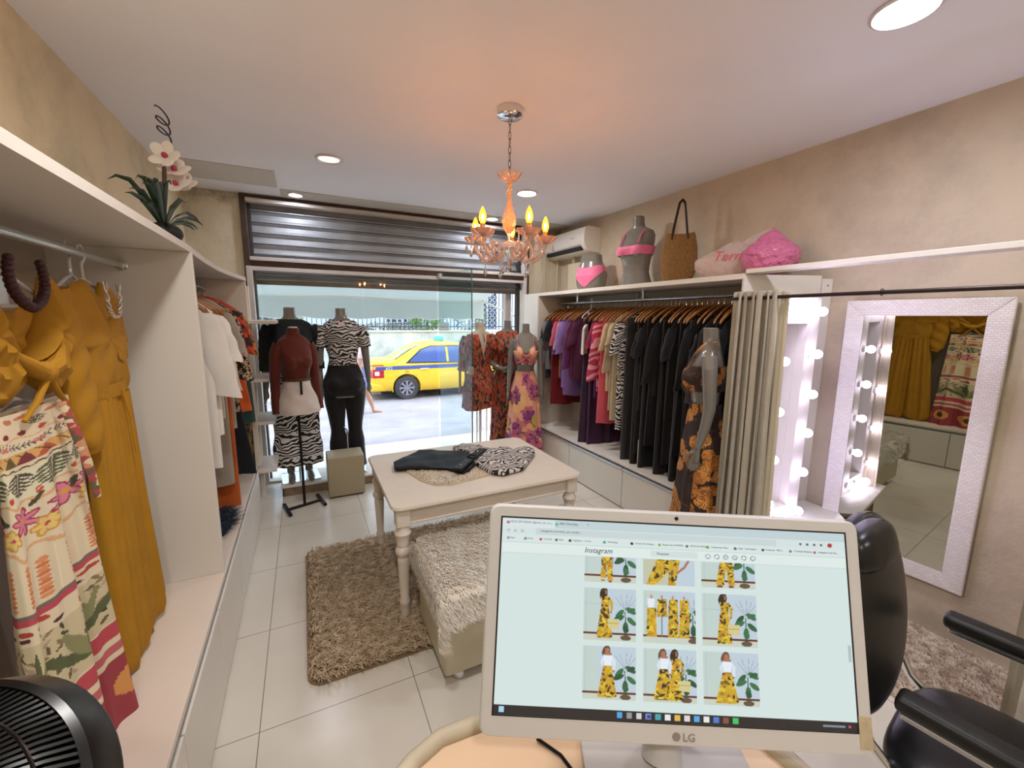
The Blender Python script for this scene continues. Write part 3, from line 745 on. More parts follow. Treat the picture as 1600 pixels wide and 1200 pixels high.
# draped sheet: top plus overhang on near and left edges
def thf(u, v):
    # u 0..1 along x with overhang at the left, v across y with overhang to the front
    X = -.10 + u * 1.02; Y = -.15 + v * .62
    x = bx[0] + np.maximum(X, 0) - .012 * (X < 0); z = .462 + np.minimum(X, 0)
    y = bx[2] + np.maximum(Y, 0) - .014 * (Y < 0); z = z + np.minimum(Y + .02 * np.sin(X * 14), 0)
    x = np.where(X < 0, bx[0] - .014, x); return np.stack([x, np.minimum(y, bx[3] + .01), np.maximum(z, .24)], -1)
uu, vv = np.meshgrid(np.linspace(0, 1, 60), np.linspace(0, 1, 40), indexing='ij')
mk('hide', MB().grid(thf(uu, vv), closed=False), mat('fur_hide', '#eee3d2', rough=.9), TH)
def r_jit(r, n): return r.randn(n, 3) * .22
def thr(n, r):
    u, v = r.rand(n), r.rand(n); P = thf(u, v); X = -.10 + u * 1.02; Y = -.15 + v * .62
    N = np.tile([0, 0, 1.], (n, 1)); N[X < 0] = [-1, 0, .2]; N[Y < 0] = [0, -1, .2]; N[(X < 0) & (Y < 0)] = [-.7, -.7, .2]; N[np.abs(X) < .022] += [-.5, 0, .5]; N[np.abs(Y) < .022] += [0, -.5, .5]; N += r_jit(r, n)
    return P, N / np.linalg.norm(N, axis=1, keepdims=True)
mk('fur', pile(52000, thr, .045, (.35, -.7, -.4), 8, .0018, .45), strandmat('cream_fur', '#f0e6d6', '#fbf7ee', 12), TH, kind='stuff', smooth=0)
# small pouf
PF = thing('pouf', 'small square cream pouf by the zebra print mannequin', 'pouf', (.27, 3.94, 0), world=True)
mk('body', MB().box(.118, .425, 3.845, 4.10, .012, .375, .012, seg=3), mat('beige_leatherette', '#aca084', rough=.4, bump=.4, bs=220, bd=.002), PF)
mk('base_board', MB().box(.13, .41, 3.86, 4.09, 0, .013, .001), M_black, PF)
# window platform
PL = thing('window_platform', 'low worn white display platform under the window mannequins', 'platform', (.2, 4.25, 0), world=True)
mk('deck', MB().box(-.26, 1.0, 4.06, 4.44, .082, .1, .002), M_white, PL)
mk('skirting', MB().box(-.235, .98, 4.075, 4.09, 0, .082, .001), mat('worn_wood', '#8a7660', rough=.8, var=.4, vs=16), PL)
mk('torn_edge', MB().box(-.25, -.235, 4.08, 4.42, 0, .082, .002), mat('chipboard', '#5e4632', rough=.9, var=.4, vs=20), PL)
# leopard style hair mat by the right wall
PR = thing('hide_rug', 'narrow spotted hair rug along the right wall by the black chair', 'rug', (2.5, .5, 0), world=True)
mk('rug_base', MB().box(2.19, 2.815, -.2, .88, 0, .012, .004), mat('rug_edge', '#b9a792', rough=.9), PR)
def prf(n, r): return np.stack([2.19 + r.rand(n) * .625, -.2 + r.rand(n) * 1.08, np.full(n, .012)], 1), np.tile([0, 0, 1.], (n, 1))
mk('pile', pile(16000, prf, .016, (.6, .5, 0), 4, .004, .3), strandmat('spotted_hair', '#a08a74', '#ddd0bd', 24), PR, kind='stuff', smooth=0)

# ------------------------------------------------------------------ mannequins
TORSO = np.array([(.74, .150, .098, .012), (.80, .170, .112, .014), (.86, .178, .115, .012), (.94, .160, .103, .006), (1.02, .130, .088, 0), (1.08, .115, .080, -.004), (1.14, .120, .083, -.006),
                  (1.22, .138, .098, -.014), (1.28, .150, .114, -.022), (1.34, .158, .098, -.010), (1.40, .160, .076, 0), (1.44, .138, .060, .004), (1.465, .09, .052, .006), (1.485, .056, .05, .004), (1.51, .049, .047, 0), (1.575, .047, .045, -.006)])
def bodyf(z): return [np.interp(z, TORSO[:, 0], TORSO[:, k]) for k in (1, 2, 3)]
def ring(w, d, yc, z, n=32, p=.9, cx=0.):
    a = np.arange(n) * 2 * PI / n; c, s = np.cos(a), np.sin(a)
    return np.stack([cx + w * np.sign(c) * np.abs(c) ** p, yc + d * np.sign(s) * np.abs(s) ** p, np.full(n, z)], 1)
ARM_DOWN = [(.150, .0, 1.405), (.185, .002, 1.33), (.197, .01, 1.22), (.205, .018, 1.10), (.215, .0, .98), (.225, -.03, .86)]
ARM_R = [.046, .044, .040, .035, .030, .021]
ARM_BENT = [(.150, .0, 1.405), (.19, .0, 1.33), (.215, .02, 1.20), (.235, .03, 1.11), (.15, -.10, 1.06), (.06, -.15, 1.04)]
def hand(g, w, d, palm, sgn, skin=.009):
    """w wrist point, d pointing direction, palm = direction the thumb leaves"""
    w = Vector(w); d = Vector(d).normalized(); t = (Vector(palm) - d * d.dot(Vector(palm))).normalized(); nrm = d.cross(t)
    g.tube([w - d * .01, w + d * .03, w + d * .065, w + d * .085], [.020, .028, .033, .028], 12, flat=.5)
    M = Matrix.Identity(4)
    # flattened palm box so the fingers root in it
    for k, (off, L) in enumerate(((.026, .068), (.009, .078), (-.009, .072), (-.025, .056))):
        b = w + d * .075 + t * off; cu = nrm * .012
        g.tube([b, b + d * L * .45 + cu * .3, b + d * L * .8 + cu, b + d * L + cu * 1.9], [.0085, .008, .0072, .005], 8)
    b = w + d * .02 + t * .022
    g.tube([b, b + d * .025 + t * .022, b + d * .052 + t * .03, b + d * .07 + t * .028], [.011, .0105, .009, .006], 8)
def body(arms=('down', 'down'), legs=True, head=False, zmin=None, armcut=None, bust=True, walk=False):
    g = MB(); T_ = TORSO if zmin is None else TORSO[TORSO[:, 0] >= zmin]
    T_ = T_ if head else T_
    g.grid([ring(w, d, yc, z, 28) for z, w, d, yc in T_], cap0=True, cap1=True)
    if bust and (zmin is None or zmin < 1.3):
        for s in (-1, 1): g.ell((s * .072, -.085, 1.265), (.058, .055, .055), 16, 10)
    for s in (-1, 1): g.ell((s * .07, .06, .86), (.085, .075, .09), 16, 10) if (zmin is None) else None
    if legs:
        for i, s in enumerate((-1, 1)):
            f = (-.16 if i else .14) if walk else 0
            g.tube([(s * .088, .01, .86), (s * .088, .0 + f * .2, .70), (s * .082, -.006 + f * .45, .50), (s * .078, .004 + f * .6, .42), (s * .078, .02 + f, .30), (s * .076, .022 + f * 1.3, .12), (s * .076, .022 + f * 1.35, .05)], [.09, .082, .058, .05, .055, .034, .034], 18)
            y0 = f * 1.35
            g.tube([(s * .076, .04 + y0, .03), (s * .077, -.03 + y0, .035), (s * .08, -.11 + y0, .022), (s * .08, -.17 + y0, .014)], [.03, .034, .034, .02], 14, flat=.8)
    for s, kind in zip((-1, 1), arms):
        if kind is None:
            continue
        A = ARM_DOWN if kind == 'down' else ARM_BENT
        A = [(s * x, y, z) for x, y, z in A]
        if armcut: A = A[:armcut]
        g.tube(A, ARM_R[:len(A)], 16)
        if not armcut or armcut >= 6:
            if kind == 'down': hand(g, A[-1], (s * .04, -.12, -1), (0, -1, 0), s)
            else: hand(g, A[-1], (-s * 1, -.3, -.1), (0, -.2, 1), s)
    if head:
        g.ell((0, -.015, 1.64), (.072, .092, .115), 24, 16); g.ell((0, -.108, 1.625), (.014, .018, .022), 10, 8)
        for s in (-1, 1): g.ell((s * .074, 0, 1.635), (.012, .02, .03), 10, 8); g.ell((s * .028, -.092, 1.655), (.013, .01, .008), 8, 6)
        g.ell((0, -.098, 1.585), (.024, .01, .008), 10, 6)
    return g
def remesh(o, vs=.006, it=6):
    r = o.modifiers.new('weld', 'REMESH'); r.mode = 'VOXEL'; r.voxel_size = vs; r.use_smooth_shade = True
    s_ = o.modifiers.new('soft', 'SMOOTH'); s_.factor = .6; s_.iterations = it
M_man = mat('grey_mannequin', '#77736a', rough=.25, spec=.5, coat=.5)
M_man2 = mat('beige_mannequin', '#b3a48e', rough=.4)
def cap_(name, g, z, m, parent): return mk(name, g, m, parent)
def mannequin(label, loc, rz, arms, m=M_man, zmin=None, legs=True, base=True, armcut=None, lift=0.):
    t = thing('mannequin', label, 'mannequin', loc, rz)
    b = mk('body', body(arms, legs, zmin=zmin, armcut=armcut).xf(T(0, 0, lift)), m, t); remesh(b, .0055)
    if base:
        mk('base_plate', MB().box(-.16, .16, -.14, .14, 0, .008, .002), M_chrome, t)
        mk('support_rod', MB().tube([(.0, .06, .008), (.0, .06, .42), (.05, .03, .46)], .008, 8), M_chrome, t)
    return t
# clothes that follow the body: list of z levels with offset / extra width
def wrap(z0, z1, off=.008, n=72, rows=40, flare=0., fz=.9, folds=0., k=11, seed=0, top=None, ph=0., depth=None, hemw=0., per=None):
    g = MB(); zs = np.linspace(z1, z0, rows); r = np.random.RandomState(seed); p1, p2 = r.rand(2) * 6; P = []; a = np.arange(n) * 2 * PI / n
    for z in zs:
        w, d, yc = bodyf(max(z, .82)) if z < .82 else bodyf(z)
        s = max(0., (fz - z) / max(1e-6, fz - z0)); s = s if z < fz else 0.
        w = w + off + flare * s; d = d + off + flare * .8 * s
        q = ring(w, d, yc, z, n)
        for sg in (-1, 1):
            h_ = 1 - ((q[:, 0] - sg * .072) / (.058 + off)) ** 2 - ((z - 1.265) / (.055 + off)) ** 2
            q[:, 1] = np.where((q[:, 1] < 0) & (h_ > 0), np.minimum(q[:, 1], -.085 - (.055 + off) * np.sqrt(np.maximum(h_, 0))), q[:, 1])
            h_ = 1 - ((q[:, 0] - sg * .07) / (.085 + off)) ** 2 - ((z - .86) / (.09 + off)) ** 2
            q[:, 1] = np.where((q[:, 1] > 0) & (h_ > 0), np.maximum(q[:, 1], .06 + (.075 + off) * np.sqrt(np.maximum(h_, 0))), q[:, 1])
        f = folds * (s ** .7 if z < fz else 0) * (np.sin(k * a + p1 + .6 * s) + .5 * np.sin((k * 2 - 3) * a + p2 - s)) + .0025 * np.sin(5 * a + z * 40 + p1)
        ctr = np.array([0, yc, z]); dr = q - ctr; L = np.linalg.norm(dr, axis=1, keepdims=True); q = q + dr / L * f[:, None]
        q[:, 2] += hemw * s * np.sin(2 * a + p1); P.append(q)
    P = np.array(P); ln = z1 - zs
    cu = 2 * PI * .17; uv = np.stack(np.broadcast_arrays(np.linspace(0, cu, n + 1)[None, :] + p1 * .1, ln[:, None]), -1)
    Pi = P + (np.array([[0, 0, 0]]) - np.zeros(3)); inn = P.copy(); c = P.mean(1, keepdims=True); dv = P - c; dv[..., 2] = 0
    inn = P - dv / (np.linalg.norm(dv, axis=2, keepdims=True) + 1e-9) * .0025
    g.grid(P, uv); g.grid(inn[:, ::-1], None); return g
def neckband(z0, z1, off=.006, n=48): return wrap(z0, z1, off, n, 6)
def sleeve(kind, s, frac, off=.008, flare=0., puff=0., seed=1, cut=None, n=32):
    A = np.array(ARM_DOWN if kind == 'down' else ARM_BENT); A = A * [s, 1, 1]; R_ = np.array(ARM_R)
    L = np.concatenate([[0], np.cumsum(np.linalg.norm(np.diff(A, axis=0), axis=1))]); t = np.linspace(0, frac * L[-1], 22)
    pts = np.stack([np.interp(t, L, A[:, k]) for k in range(3)], 1); rr = np.interp(t, L, R_) + off + flare * (t / t[-1]) ** 2 + puff * np.sin(PI * np.clip(t / t[-1], 0, 1)) ** .8
    rr = rr * (1 + .03 * np.sin(t * 90 + seed)); rr[0] *= .9
    g = MB().tube([tuple(p) for p in pts], list(rr), n, cap=False); g.tube([tuple(p) for p in pts[::-1]], list(rr[::-1] - .002), n, cap=False); return g
def legtube(s, z0, z1, off=.006, flare=0., zf=.45, n=36, rows=24, folds=0., seed=0):
    zs = np.linspace(z1, z0, rows); zz = np.array([.05, .12, .30, .42, .50, .70, .86])
    rr = np.interp(zs, zz, [.036, .036, .058, .053, .061, .085, .093]); xc = np.interp(zs, zz, [.076, .076, .078, .078, .082, .088, .088]) * s; yc = np.interp(zs, zz, [.022, .022, .02, .004, -.006, 0, .01])
    a = np.arange(n) * 2 * PI / n; P = []; r = np.random.RandomState(seed); ph = r.rand() * 6
    for i, z in enumerate(zs):
        f = max(0, (zf - z) / (zf - z0)); R_ = rr[i] + off + flare * f ** 1.2; R2 = R_ * (1 + folds * f * np.sin(7 * a + ph) + .012 * np.sin(3 * a + z * 30))
        P.append(np.stack([xc[i] + R2 * np.cos(a), yc[i] + R2 * np.sin(a), np.full(n, z)], 1))
    g = MB().grid(P); P = np.array(P); c = P.mean(1, keepdims=True); g.grid((c + (P - c) * .97)[:, ::-1]); return g

# printed cloth
cv = Cv(.53, 1.35, 420, '#e6aa80'); r = RND
for i in range(60): cv.ell(r.random() * .53, r.random() * 1.35, .05 + .07 * r.random(), .1 + .1 * r.random(), r.random(), r.choice(['#e8ac84', '#eab27c', '#e7a48c', '#e29f80']))
for i in range(50):
    x, y = r.random() * .53, .03 + r.random() * 1.3
    for k in range(6): cv.petal(x, y, .05 + .03 * r.random(), .035 + .02 * r.random(), k * 1.05 + r.random() * .4, r.choice(['#94477c', '#b35a7a', '#c0647a', '#7f3a76', '#c9737a']))
    cv.ell(x, y, .014, .012, 0, '#5d2345')
    if i % 2: cv.line([(x, y), (x + .03, y + .06), (x + .02, y + .11)], .004, '#5a5a2a'); cv.petal(x + .03, y + .07, .04, .02, .5, '#4f5a24')
for i in range(10): cv.ell(r.random() * .53, .5 + r.random() * .8, .018, .05, 0, '#c9b83a')
FLOR = cv.fn()
cv = Cv(.53, 1.30, 420, '#33231f')
for i in range(200): cv.petal(r.random() * .53, r.random() * 1.3, .05, .009, r.random() * 6.3, r.choice(['#4d342b', '#5d4030', '#241917']))
for i in range(84):
    x, y = r.random() * .53, r.random() * 1.3
    if i % 3 == 0:
        pts = [(x + (.03 + .03 * r.random()) * math.cos(q), y + (.03 + .04 * r.random()) * math.sin(q)) for q in np.arange(7) * .9]
        cv.poly(pts, '#c17f36')
        for k in range(22): cv.ell(x + r.uniform(-.035, .035), y + r.uniform(-.04, .04), .0035, .0028, 0, '#3a2319')
    else: cv.monstera(x, y, .075 + .035 * r.random(), r.random() * 6.3, r.choice(['#d98f3c', '#cf8436', '#e09a48']), '#8a4f22', '#33231f')
LEAF = cv.fn()
M_print = painted('printed_cloth')
M_zeb = zebra('zebra_cloth', '#171413', '#e4e0dc', 9, 7., .2, .55)
M_zebf = zebra('zebra_fine_cloth', '#171413', '#d6d0cb', 11, 9., .14, .55)
M_zebp = zebra('zebra_pink_cloth', '#c2375c', '#eba9b4', 4, 4., .28, .58)
M_orb = blotch('rust_leaf_print', ['#a03a28', '#1e1614', '#86301f', '#b5502f', '#2b2318', '#8f5a33', '#54472c', '#aa4029'], 40, .05, 20, st=(1.6, .7, 1))
M_blk = cloth('black_cloth', '#0d0c0d', .8)
M_blk2 = cloth('black_cloth_shiny', '#141416', .45)

# 1: zebra tee + flares, seen from behind
LOC = (.325, 4.27, .1)
mannequin('grey headless mannequin in the window seen from behind in zebra tee and black flares', LOC, PI - .05, ('down', 'down'))
o = mk('t_shirt', wrap(1.0, 1.462, .010, folds=.0).add(sleeve('down', 1, .36, .012, .008)).add(sleeve('down', -1, .36, .012, .008)), M_zebf, label='zebra print t-shirt with a card tag on the window mannequin', cat='t-shirt', loc=LOC, rz=PI - .05)
mk('card_tag', MB().box(-.028, .028, .078, .081, 1.395, 1.44, .001), mat('tag_pink', '#e3cfc6', rough=.6), o)
g = wrap(.765, 1.05, .011).add(legtube(1, .06, .86, .010, .05, .42)).add(legtube(-1, .06, .86, .010, .05, .42)); g.ell((0, .01, .79), (.15, .10, .05), 20, 12)
mk('flared_trousers', g, M_blk, label='black flared trousers on the mannequin with the zebra t-shirt', cat='trousers', loc=LOC, rz=PI - .05)
# 2: zebra wide trousers mannequin with dark fluffy jacket
LOC = (-.10, 4.26, .1)
mannequin('grey mannequin standing behind the rust turtleneck display', LOC, .1, ('down', 'down'))
g = wrap(.80, 1.06, .010); LG = MB()
for s in (-1, 1): g.add(legtube(s, .14, .88, .012, .085, .86, folds=.05, seed=s + 3))
mk('wide_trousers', g, M_zeb, label='black and white zebra wide leg trousers below the white shorts', cat='trousers', loc=LOC, rz=.1)
g = wrap(1.02, 1.47, .022, folds=.0)
for s in (-1, 1): g.add(sleeve('down', s, .72, .022, .0))
mk('knit_jacket', g, mat('dark_fluffy_knit', '#1c211d', rough=.95, var=.5, vs=40, bump=1., bs=90, bd=.02), label='dark fluffy knit jacket behind the rust turtleneck', cat='jacket', loc=LOC, rz=.1)
# 3: T stand with rust top and white shorts
LOC = (-.075, 3.80, 0)
SQ = Matrix.Diagonal((.74, .9, 1, 1))
ds = thing('display_stand', 'black T-shaped display stand holding rust turtleneck and white shorts', 'display stand', LOC, .12)
mk('pole', MB().tube([(0, 0, .015), (0, 0, 1.50)], .011, 10), M_black, ds)
mk('base', MB().box(-.012, .012, -.15, .15, 0, .02, .003, RZ(-PI / 2 + .25)), M_black, ds)
for s in (-1, 1): mk('base_foot', MB().box(-.013, .013, -.13, .13, 0, .022, .003, RZ(-PI / 2 + .25) @ T(0, s * .14, 0) @ RZ(PI / 2 - .15)), M_black, ds)
mk('bust_form', body((None, None), False, zmin=1.0, bust=False).xf(T(0, 0, -.06) @ Matrix.Diagonal((.72, .85, 1, 1))), mat('white_bust', '#d9d3cb', rough=.5), ds)
g = wrap(1.02, 1.478, .012).add(neckband(1.47, 1.535, .010)).add(sleeve('down', 1, 1., .012, .005)).add(sleeve('down', -1, 1., .012, .005)); g.xf(T(0, 0, -.03) @ SQ)
mk('turtleneck_jumper', g, cloth('rust_knit', '#5e2418', .9, .3), label='rust brown long sleeved turtleneck on the black stand', cat='top', loc=LOC, rz=.3)
g = wrap(.82, 1.10, .020, flare=.035, fz=1.05, folds=.004, k=5); g.xf(SQ)
sh = mk('skort', g, cloth('white_denim', '#d9cfc6', .8, .2), label='white high waisted skort under the rust turtleneck', cat='skirt', loc=LOC, rz=.3)
g = wrap(1.085, 1.105, .028); g.box(-.012, .012, -.135, -.125, .98, 1.09, .002); g.xf(SQ)
mk('belt', g, leopard('belt_leopard', '#5d4129', '#20140e', '#8a6844', 70), label='thin brown belt with hanging end around the white skort', cat='belt', loc=LOC, rz=.3)
# 4: short rust dress on half form (back view) outside door leaf
LOC = (1.76, 4.36, -.02)
bf = thing('half_form', 'beige half body form on a white stand showing the back of short dress', 'dress form', LOC, PI)
b = mk('body', body((None, None), False, zmin=.86), M_man2, bf); remesh(b)
mk('stand', MB().tube([(0, 0, .02), (0, 0, .9)], .016, 10), mat('white_metal', '#e8e8e8', rough=.4), bf)
mk('stand_base', MB().lathe([(.14, 0.02), (.14, .034), (.03, .045)], n=28), mat('white_metal', '#e8e8e8'), bf)
g = wrap(.62, 1.44, .010, flare=.03, fz=1.0, folds=.006, k=9, hemw=.02)
for s in (-1, 1): g.add(sleeve('down', s, .66, .014, .012))
o = mk('short_dress', g, M_orb, label='short rust leaf print dress with open V back behind the glass door', cat='dress', loc=LOC, rz=PI)
g = MB().raw([(-.052, .072, 1.445), (.052, .072, 1.445), (.0, .112, 1.20), (-.03, .095, 1.34), (.03, .095, 1.34)], [[0, 1, 4, 2, 3]])
P = []
for z in np.linspace(1.20, 1.452, 16):
    w_, d_, y_ = bodyf(z); hw_ = .002 + .05 * (z - 1.2) / .25; P.append([(x, y_ + (d_ + .0135) * (1 - (abs(x) / w_) ** 2) ** .5 + .001, z) for x in np.linspace(-hw_, hw_, 9)])
mk('open_back', MB().grid(P, closed=False), M_man2, o)
mk('neck_tie', MB().tube([(0, .075, 1.45), (-.008, .1, 1.41), (-.012, .103, 1.36)], .004, 6), M_orb, o)
# 5: long rust dress with puff sleeves
LOC = (2.06, 4.28, 0)
m5 = mannequin('grey mannequin with bent arms in a long rust print dress', LOC, -.35, ('bent', 'bent')); m5.scale = (.84, .88, 1)
g = wrap(.10, 1.455, .012, rows=70, flare=.055, fz=1.0, folds=.010, k=9, seed=2)
for s in (-1, 1): g.add(sleeve('bent', s, .42, .016, 0, .035))
dm5 = mk('long_dress', g, M_orb, label='long rust leaf print dress with puffed sleeves by the storefront', cat='dress', loc=LOC, rz=-.35); dm5.scale = m5.scale
# 6: floral crop top and skirt
LOC = (2.10, 3.92, -.03)
m6 = mannequin('grey mannequin in peach floral crop top and maxi skirt by the right wardrobe', LOC, -.42, ('down', 'down')); m6.scale = (.80, .86, 1)
g = wrap(.14, 1.08, .012, n=220, rows=260, flare=.075, fz=.95, folds=.014, k=10, seed=4)
sk6 = mk('maxi_skirt', g, M_print, colfn=FLOR, label='peach maxi skirt with large purple flowers on the front mannequin', cat='skirt', loc=LOC, rz=-.42); sk6.scale = m6.scale
g = wrap(1.15, 1.345, .016, n=160, rows=70)
for v_ in g.v:
    k_ = np.exp(-(v_[:, 0] / .05) ** 2) * np.clip((v_[:, 2] - 1.23) / .09, 0, 1) * (v_[:, 1] < -.02); v_[:, 2] -= .085 * k_
    k_ = np.clip((v_[:, 2] - 1.29) / .055, 0, 1) * (np.abs(v_[:, 0]) > .12); v_[:, 2] -= .05 * k_
for s in (-1, 1):
    for yy in (-1, 1):
        bw, bd, byc = bodyf(1.44)
        g.tube([(s * .10, byc + yy * .115 * (1 if yy < 0 else .75), 1.305), (s * .105, byc + yy * .085, 1.38), (s * .11, byc + yy * .045, 1.43), (s * .112, 0, 1.445)], [.02, .017, .015, .015], 10, flat=.3)
o = mk('cropped_blouse', g, M_print, colfn=FLOR, label='peach floral crop top with twisted front on the front mannequin', cat='top', loc=LOC, rz=-.42); o.scale = m6.scale
g = MB(); g.ell((0, -.145, 1.235), (.02, .02, .026), 14, 10)
for s in (-1, 1): g.tube([(0, -.145, 1.235), (s * .05, -.15, 1.245 + .02), (s * .11, -.115, 1.25 - .0)], [.012, .02, .008], 10, flat=.5); g.tube([(0, -.145, 1.235), (s * .05, -.145, 1.20), (s * .12, -.10, 1.165)], [.012, .016, .008], 10, flat=.5)
mk('twist_knot', g, mat('knot_pink', '#b4645c', rough=.8), o)
# 7: leaf print dress mannequin, side on
LOC = (2.26, 1.79, -.02)
mannequin('grey mannequin facing the window in the leaf print cut-out dress', LOC, -2.45, ('down', 'down'))
g = wrap(.10, 1.11, .014, n=220, rows=250, flare=.075, fz=.98, folds=.012, k=9, seed=7)
g2 = wrap(1.19, 1.345, .014, n=180, rows=60); g.add(g2)
for s in (-1, 1): g.tube([(s * .085, -.125, 1.32), (s * .075, -.09, 1.40), (s * .06, -.035, 1.47), (s * .05, .03, 1.49)], .009, 8, flat=.5)
g.tube([(0, -.135, 1.22), (0, -.105, 1.15), (0, -.10, 1.09)], [.035, .026, .04], 12, flat=.3)
mk('cutout_dress', g, M_print, colfn=LEAF, label='long dark brown dress with orange monstera leaves and waist cut-out', cat='dress', loc=LOC, rz=-2.45)
# ------------------------------------------------------------------ hangers and hanging clothes
def hangermb():
    w = MB(); pts = [(-.215, 0, -.115), (-.20, 0, -.092), (-.14, 0, -.05), (-.06, 0, -.008), (0, 0, .006), (.06, 0, -.008), (.14, 0, -.05), (.20, 0, -.092), (.215, 0, -.115)]
    w.tube(pts, [.012, .017, .017, .016, .016, .016, .017, .017, .012], 10, flat=.45)
    h = MB(); a = [(0, 0, .01), (0, 0, .04), (.004, 0, .048)] + [(.002 + .018 * math.sin(t), 0, .0685 - .0195 * math.cos(t)) for t in np.linspace(.3, 4.4, 12)]
    h.tube(a, .0021, 6); return w, h
hw, hh = hangermb()
HR = thing('clothes_hanger', 'x', 'clothes hanger', (2.6, 4.0, 1.70))
hb = mk('wooden_arms', hw, M_wood, HR); hk = mk('hook', hh, M_chrome, HR)
M_clear = mat('clear_plastic', '#f2f0ec', rough=.12, trans=.45, ior=1.3, coat=.5)
def clearhanger(loc, rz, label, w=.19):
    t = thing('clothes_hanger', label, 'clothes hanger', loc, rz)
    g = MB(); g.tube([(-w, 0, -.075), (-w + .02, 0, -.055), (-.06, 0, -.012), (0, 0, .004), (.06, 0, -.012), (w - .02, 0, -.055), (w, 0, -.075), (w - .03, 0, -.082), (0, 0, -.085), (-w + .03, 0, -.082)], .0055, 8, closed=True)
    g.box(-.045, .045, -.002, .002, -.082, -.015, .002)
    mk('plastic_frame', g, M_clear, t)
    g = MB(); g.tube([(0, 0, .0), (0, 0, .045), (.006, 0, .055)] + [(.003 + .024 * math.sin(a), 0, .082 - .026 * math.cos(a)) for a in np.linspace(.3, 4.5, 14)], .0045, 8)
    mk('hook', g, M_clear, t); return t
def garment(L, w=.2, t=.020, sh=.085, neck=.07, kind='top', sl=0., slw=.055, flare=1.0, nf=5, fa=.006, seed=0, hemz=0., nu=44, rows=26):
    r = np.random.RandomState(seed); p = r.rand(4) * 6; g = MB(); a = np.arange(nu) * 2 * PI / nu; c, s = np.cos(a), np.sin(a)
    def sheet(xc, ws, z0, z1, top_neck, fl, ph, tt):
        P = []
        for i in range(rows):
            v = i / (rows - 1); d = v * (z1 - z0) ; z = -z0 - d
            if kind in ('top', 'dress') : W = ws * (neck / ws + (1 - neck / ws) * np.clip((z0 + d) / sh, 0, 1) ** .6)
            elif kind == 'cami': W = ws * (.30 + .70 * np.clip(d / .06, 0, 1))
            else: W = ws
            q = max(0., (z0 + d - sh) / max(L - sh, .01)); W = W * (1 + (fl - 1) * q)
            A = fa * (.3 + 1.2 * q)
            x = W * np.sign(c) * np.abs(c) ** .8; y = tt * (.5 + .8 * min(1, q * 2 + .2)) * np.sign(s) * np.abs(s) ** .8
            y = y + A * np.sin(x / ws * nf + ph) + .4 * A * np.sin(x / ws * nf * 2.1 + p[1] + v * 2)
            P.append(np.stack([xc + x, y, np.full(nu, z) + hemz * v * x / ws + .006 * v * np.sin(x / ws * 5 + ph)], 1))
        g.grid(P)
        P = np.array(P); m = P.mean(1, keepdims=True); m[..., 1] *= 1
        g.grid((m + (P - m) * .94)[:, ::-1])
    if kind == 'pants':
        for q in (-1, 1): sheet(q * w * .47, w * .54, 0, L, 0, flare, p[0] + q, t * 1.2)
    else: sheet(0, w, 0 if kind != 'cami' else .10, L, 0, flare, p[0], t)
    if kind == 'cami':
        for q in (-1, 1): g.tube([(q * w * .28, 0, -.0), (q * w * .33, -.01, -.06), (q * w * .5, -.01, -.14)], .006, 6, flat=.4)
    if sl:
        for q in (-1, 1):
            k = 14; P = []
            for i in range(k):
                v = i / (k - 1); cx = q * (w - .035 + (.055 + .10 * min(sl, .25)) * v ** .7); cz = -sh + .0 - sl * v * .97
                tl = q * (.25 + .0 * v); rr = slw * (1.0 - .15 * v) * (1 + .05 * math.sin(v * 17 + p[2]))
                P.append([(cx + rr * math.cos(b) * math.cos(tl), (t * 1.0) * math.sin(b) + .004 * math.sin(v * 9 + p[3]), cz - rr * math.cos(b) * math.sin(tl)) for b in np.arange(20) * 2 * PI / 20])
            g.grid(P); P = np.array(P); m = P.mean(1, keepdims=True); g.grid((m + (P - m) * .93)[:, ::-1])
    return g
C = lambda n, c, r=.85: cloth('cloth_' + n, c, r)
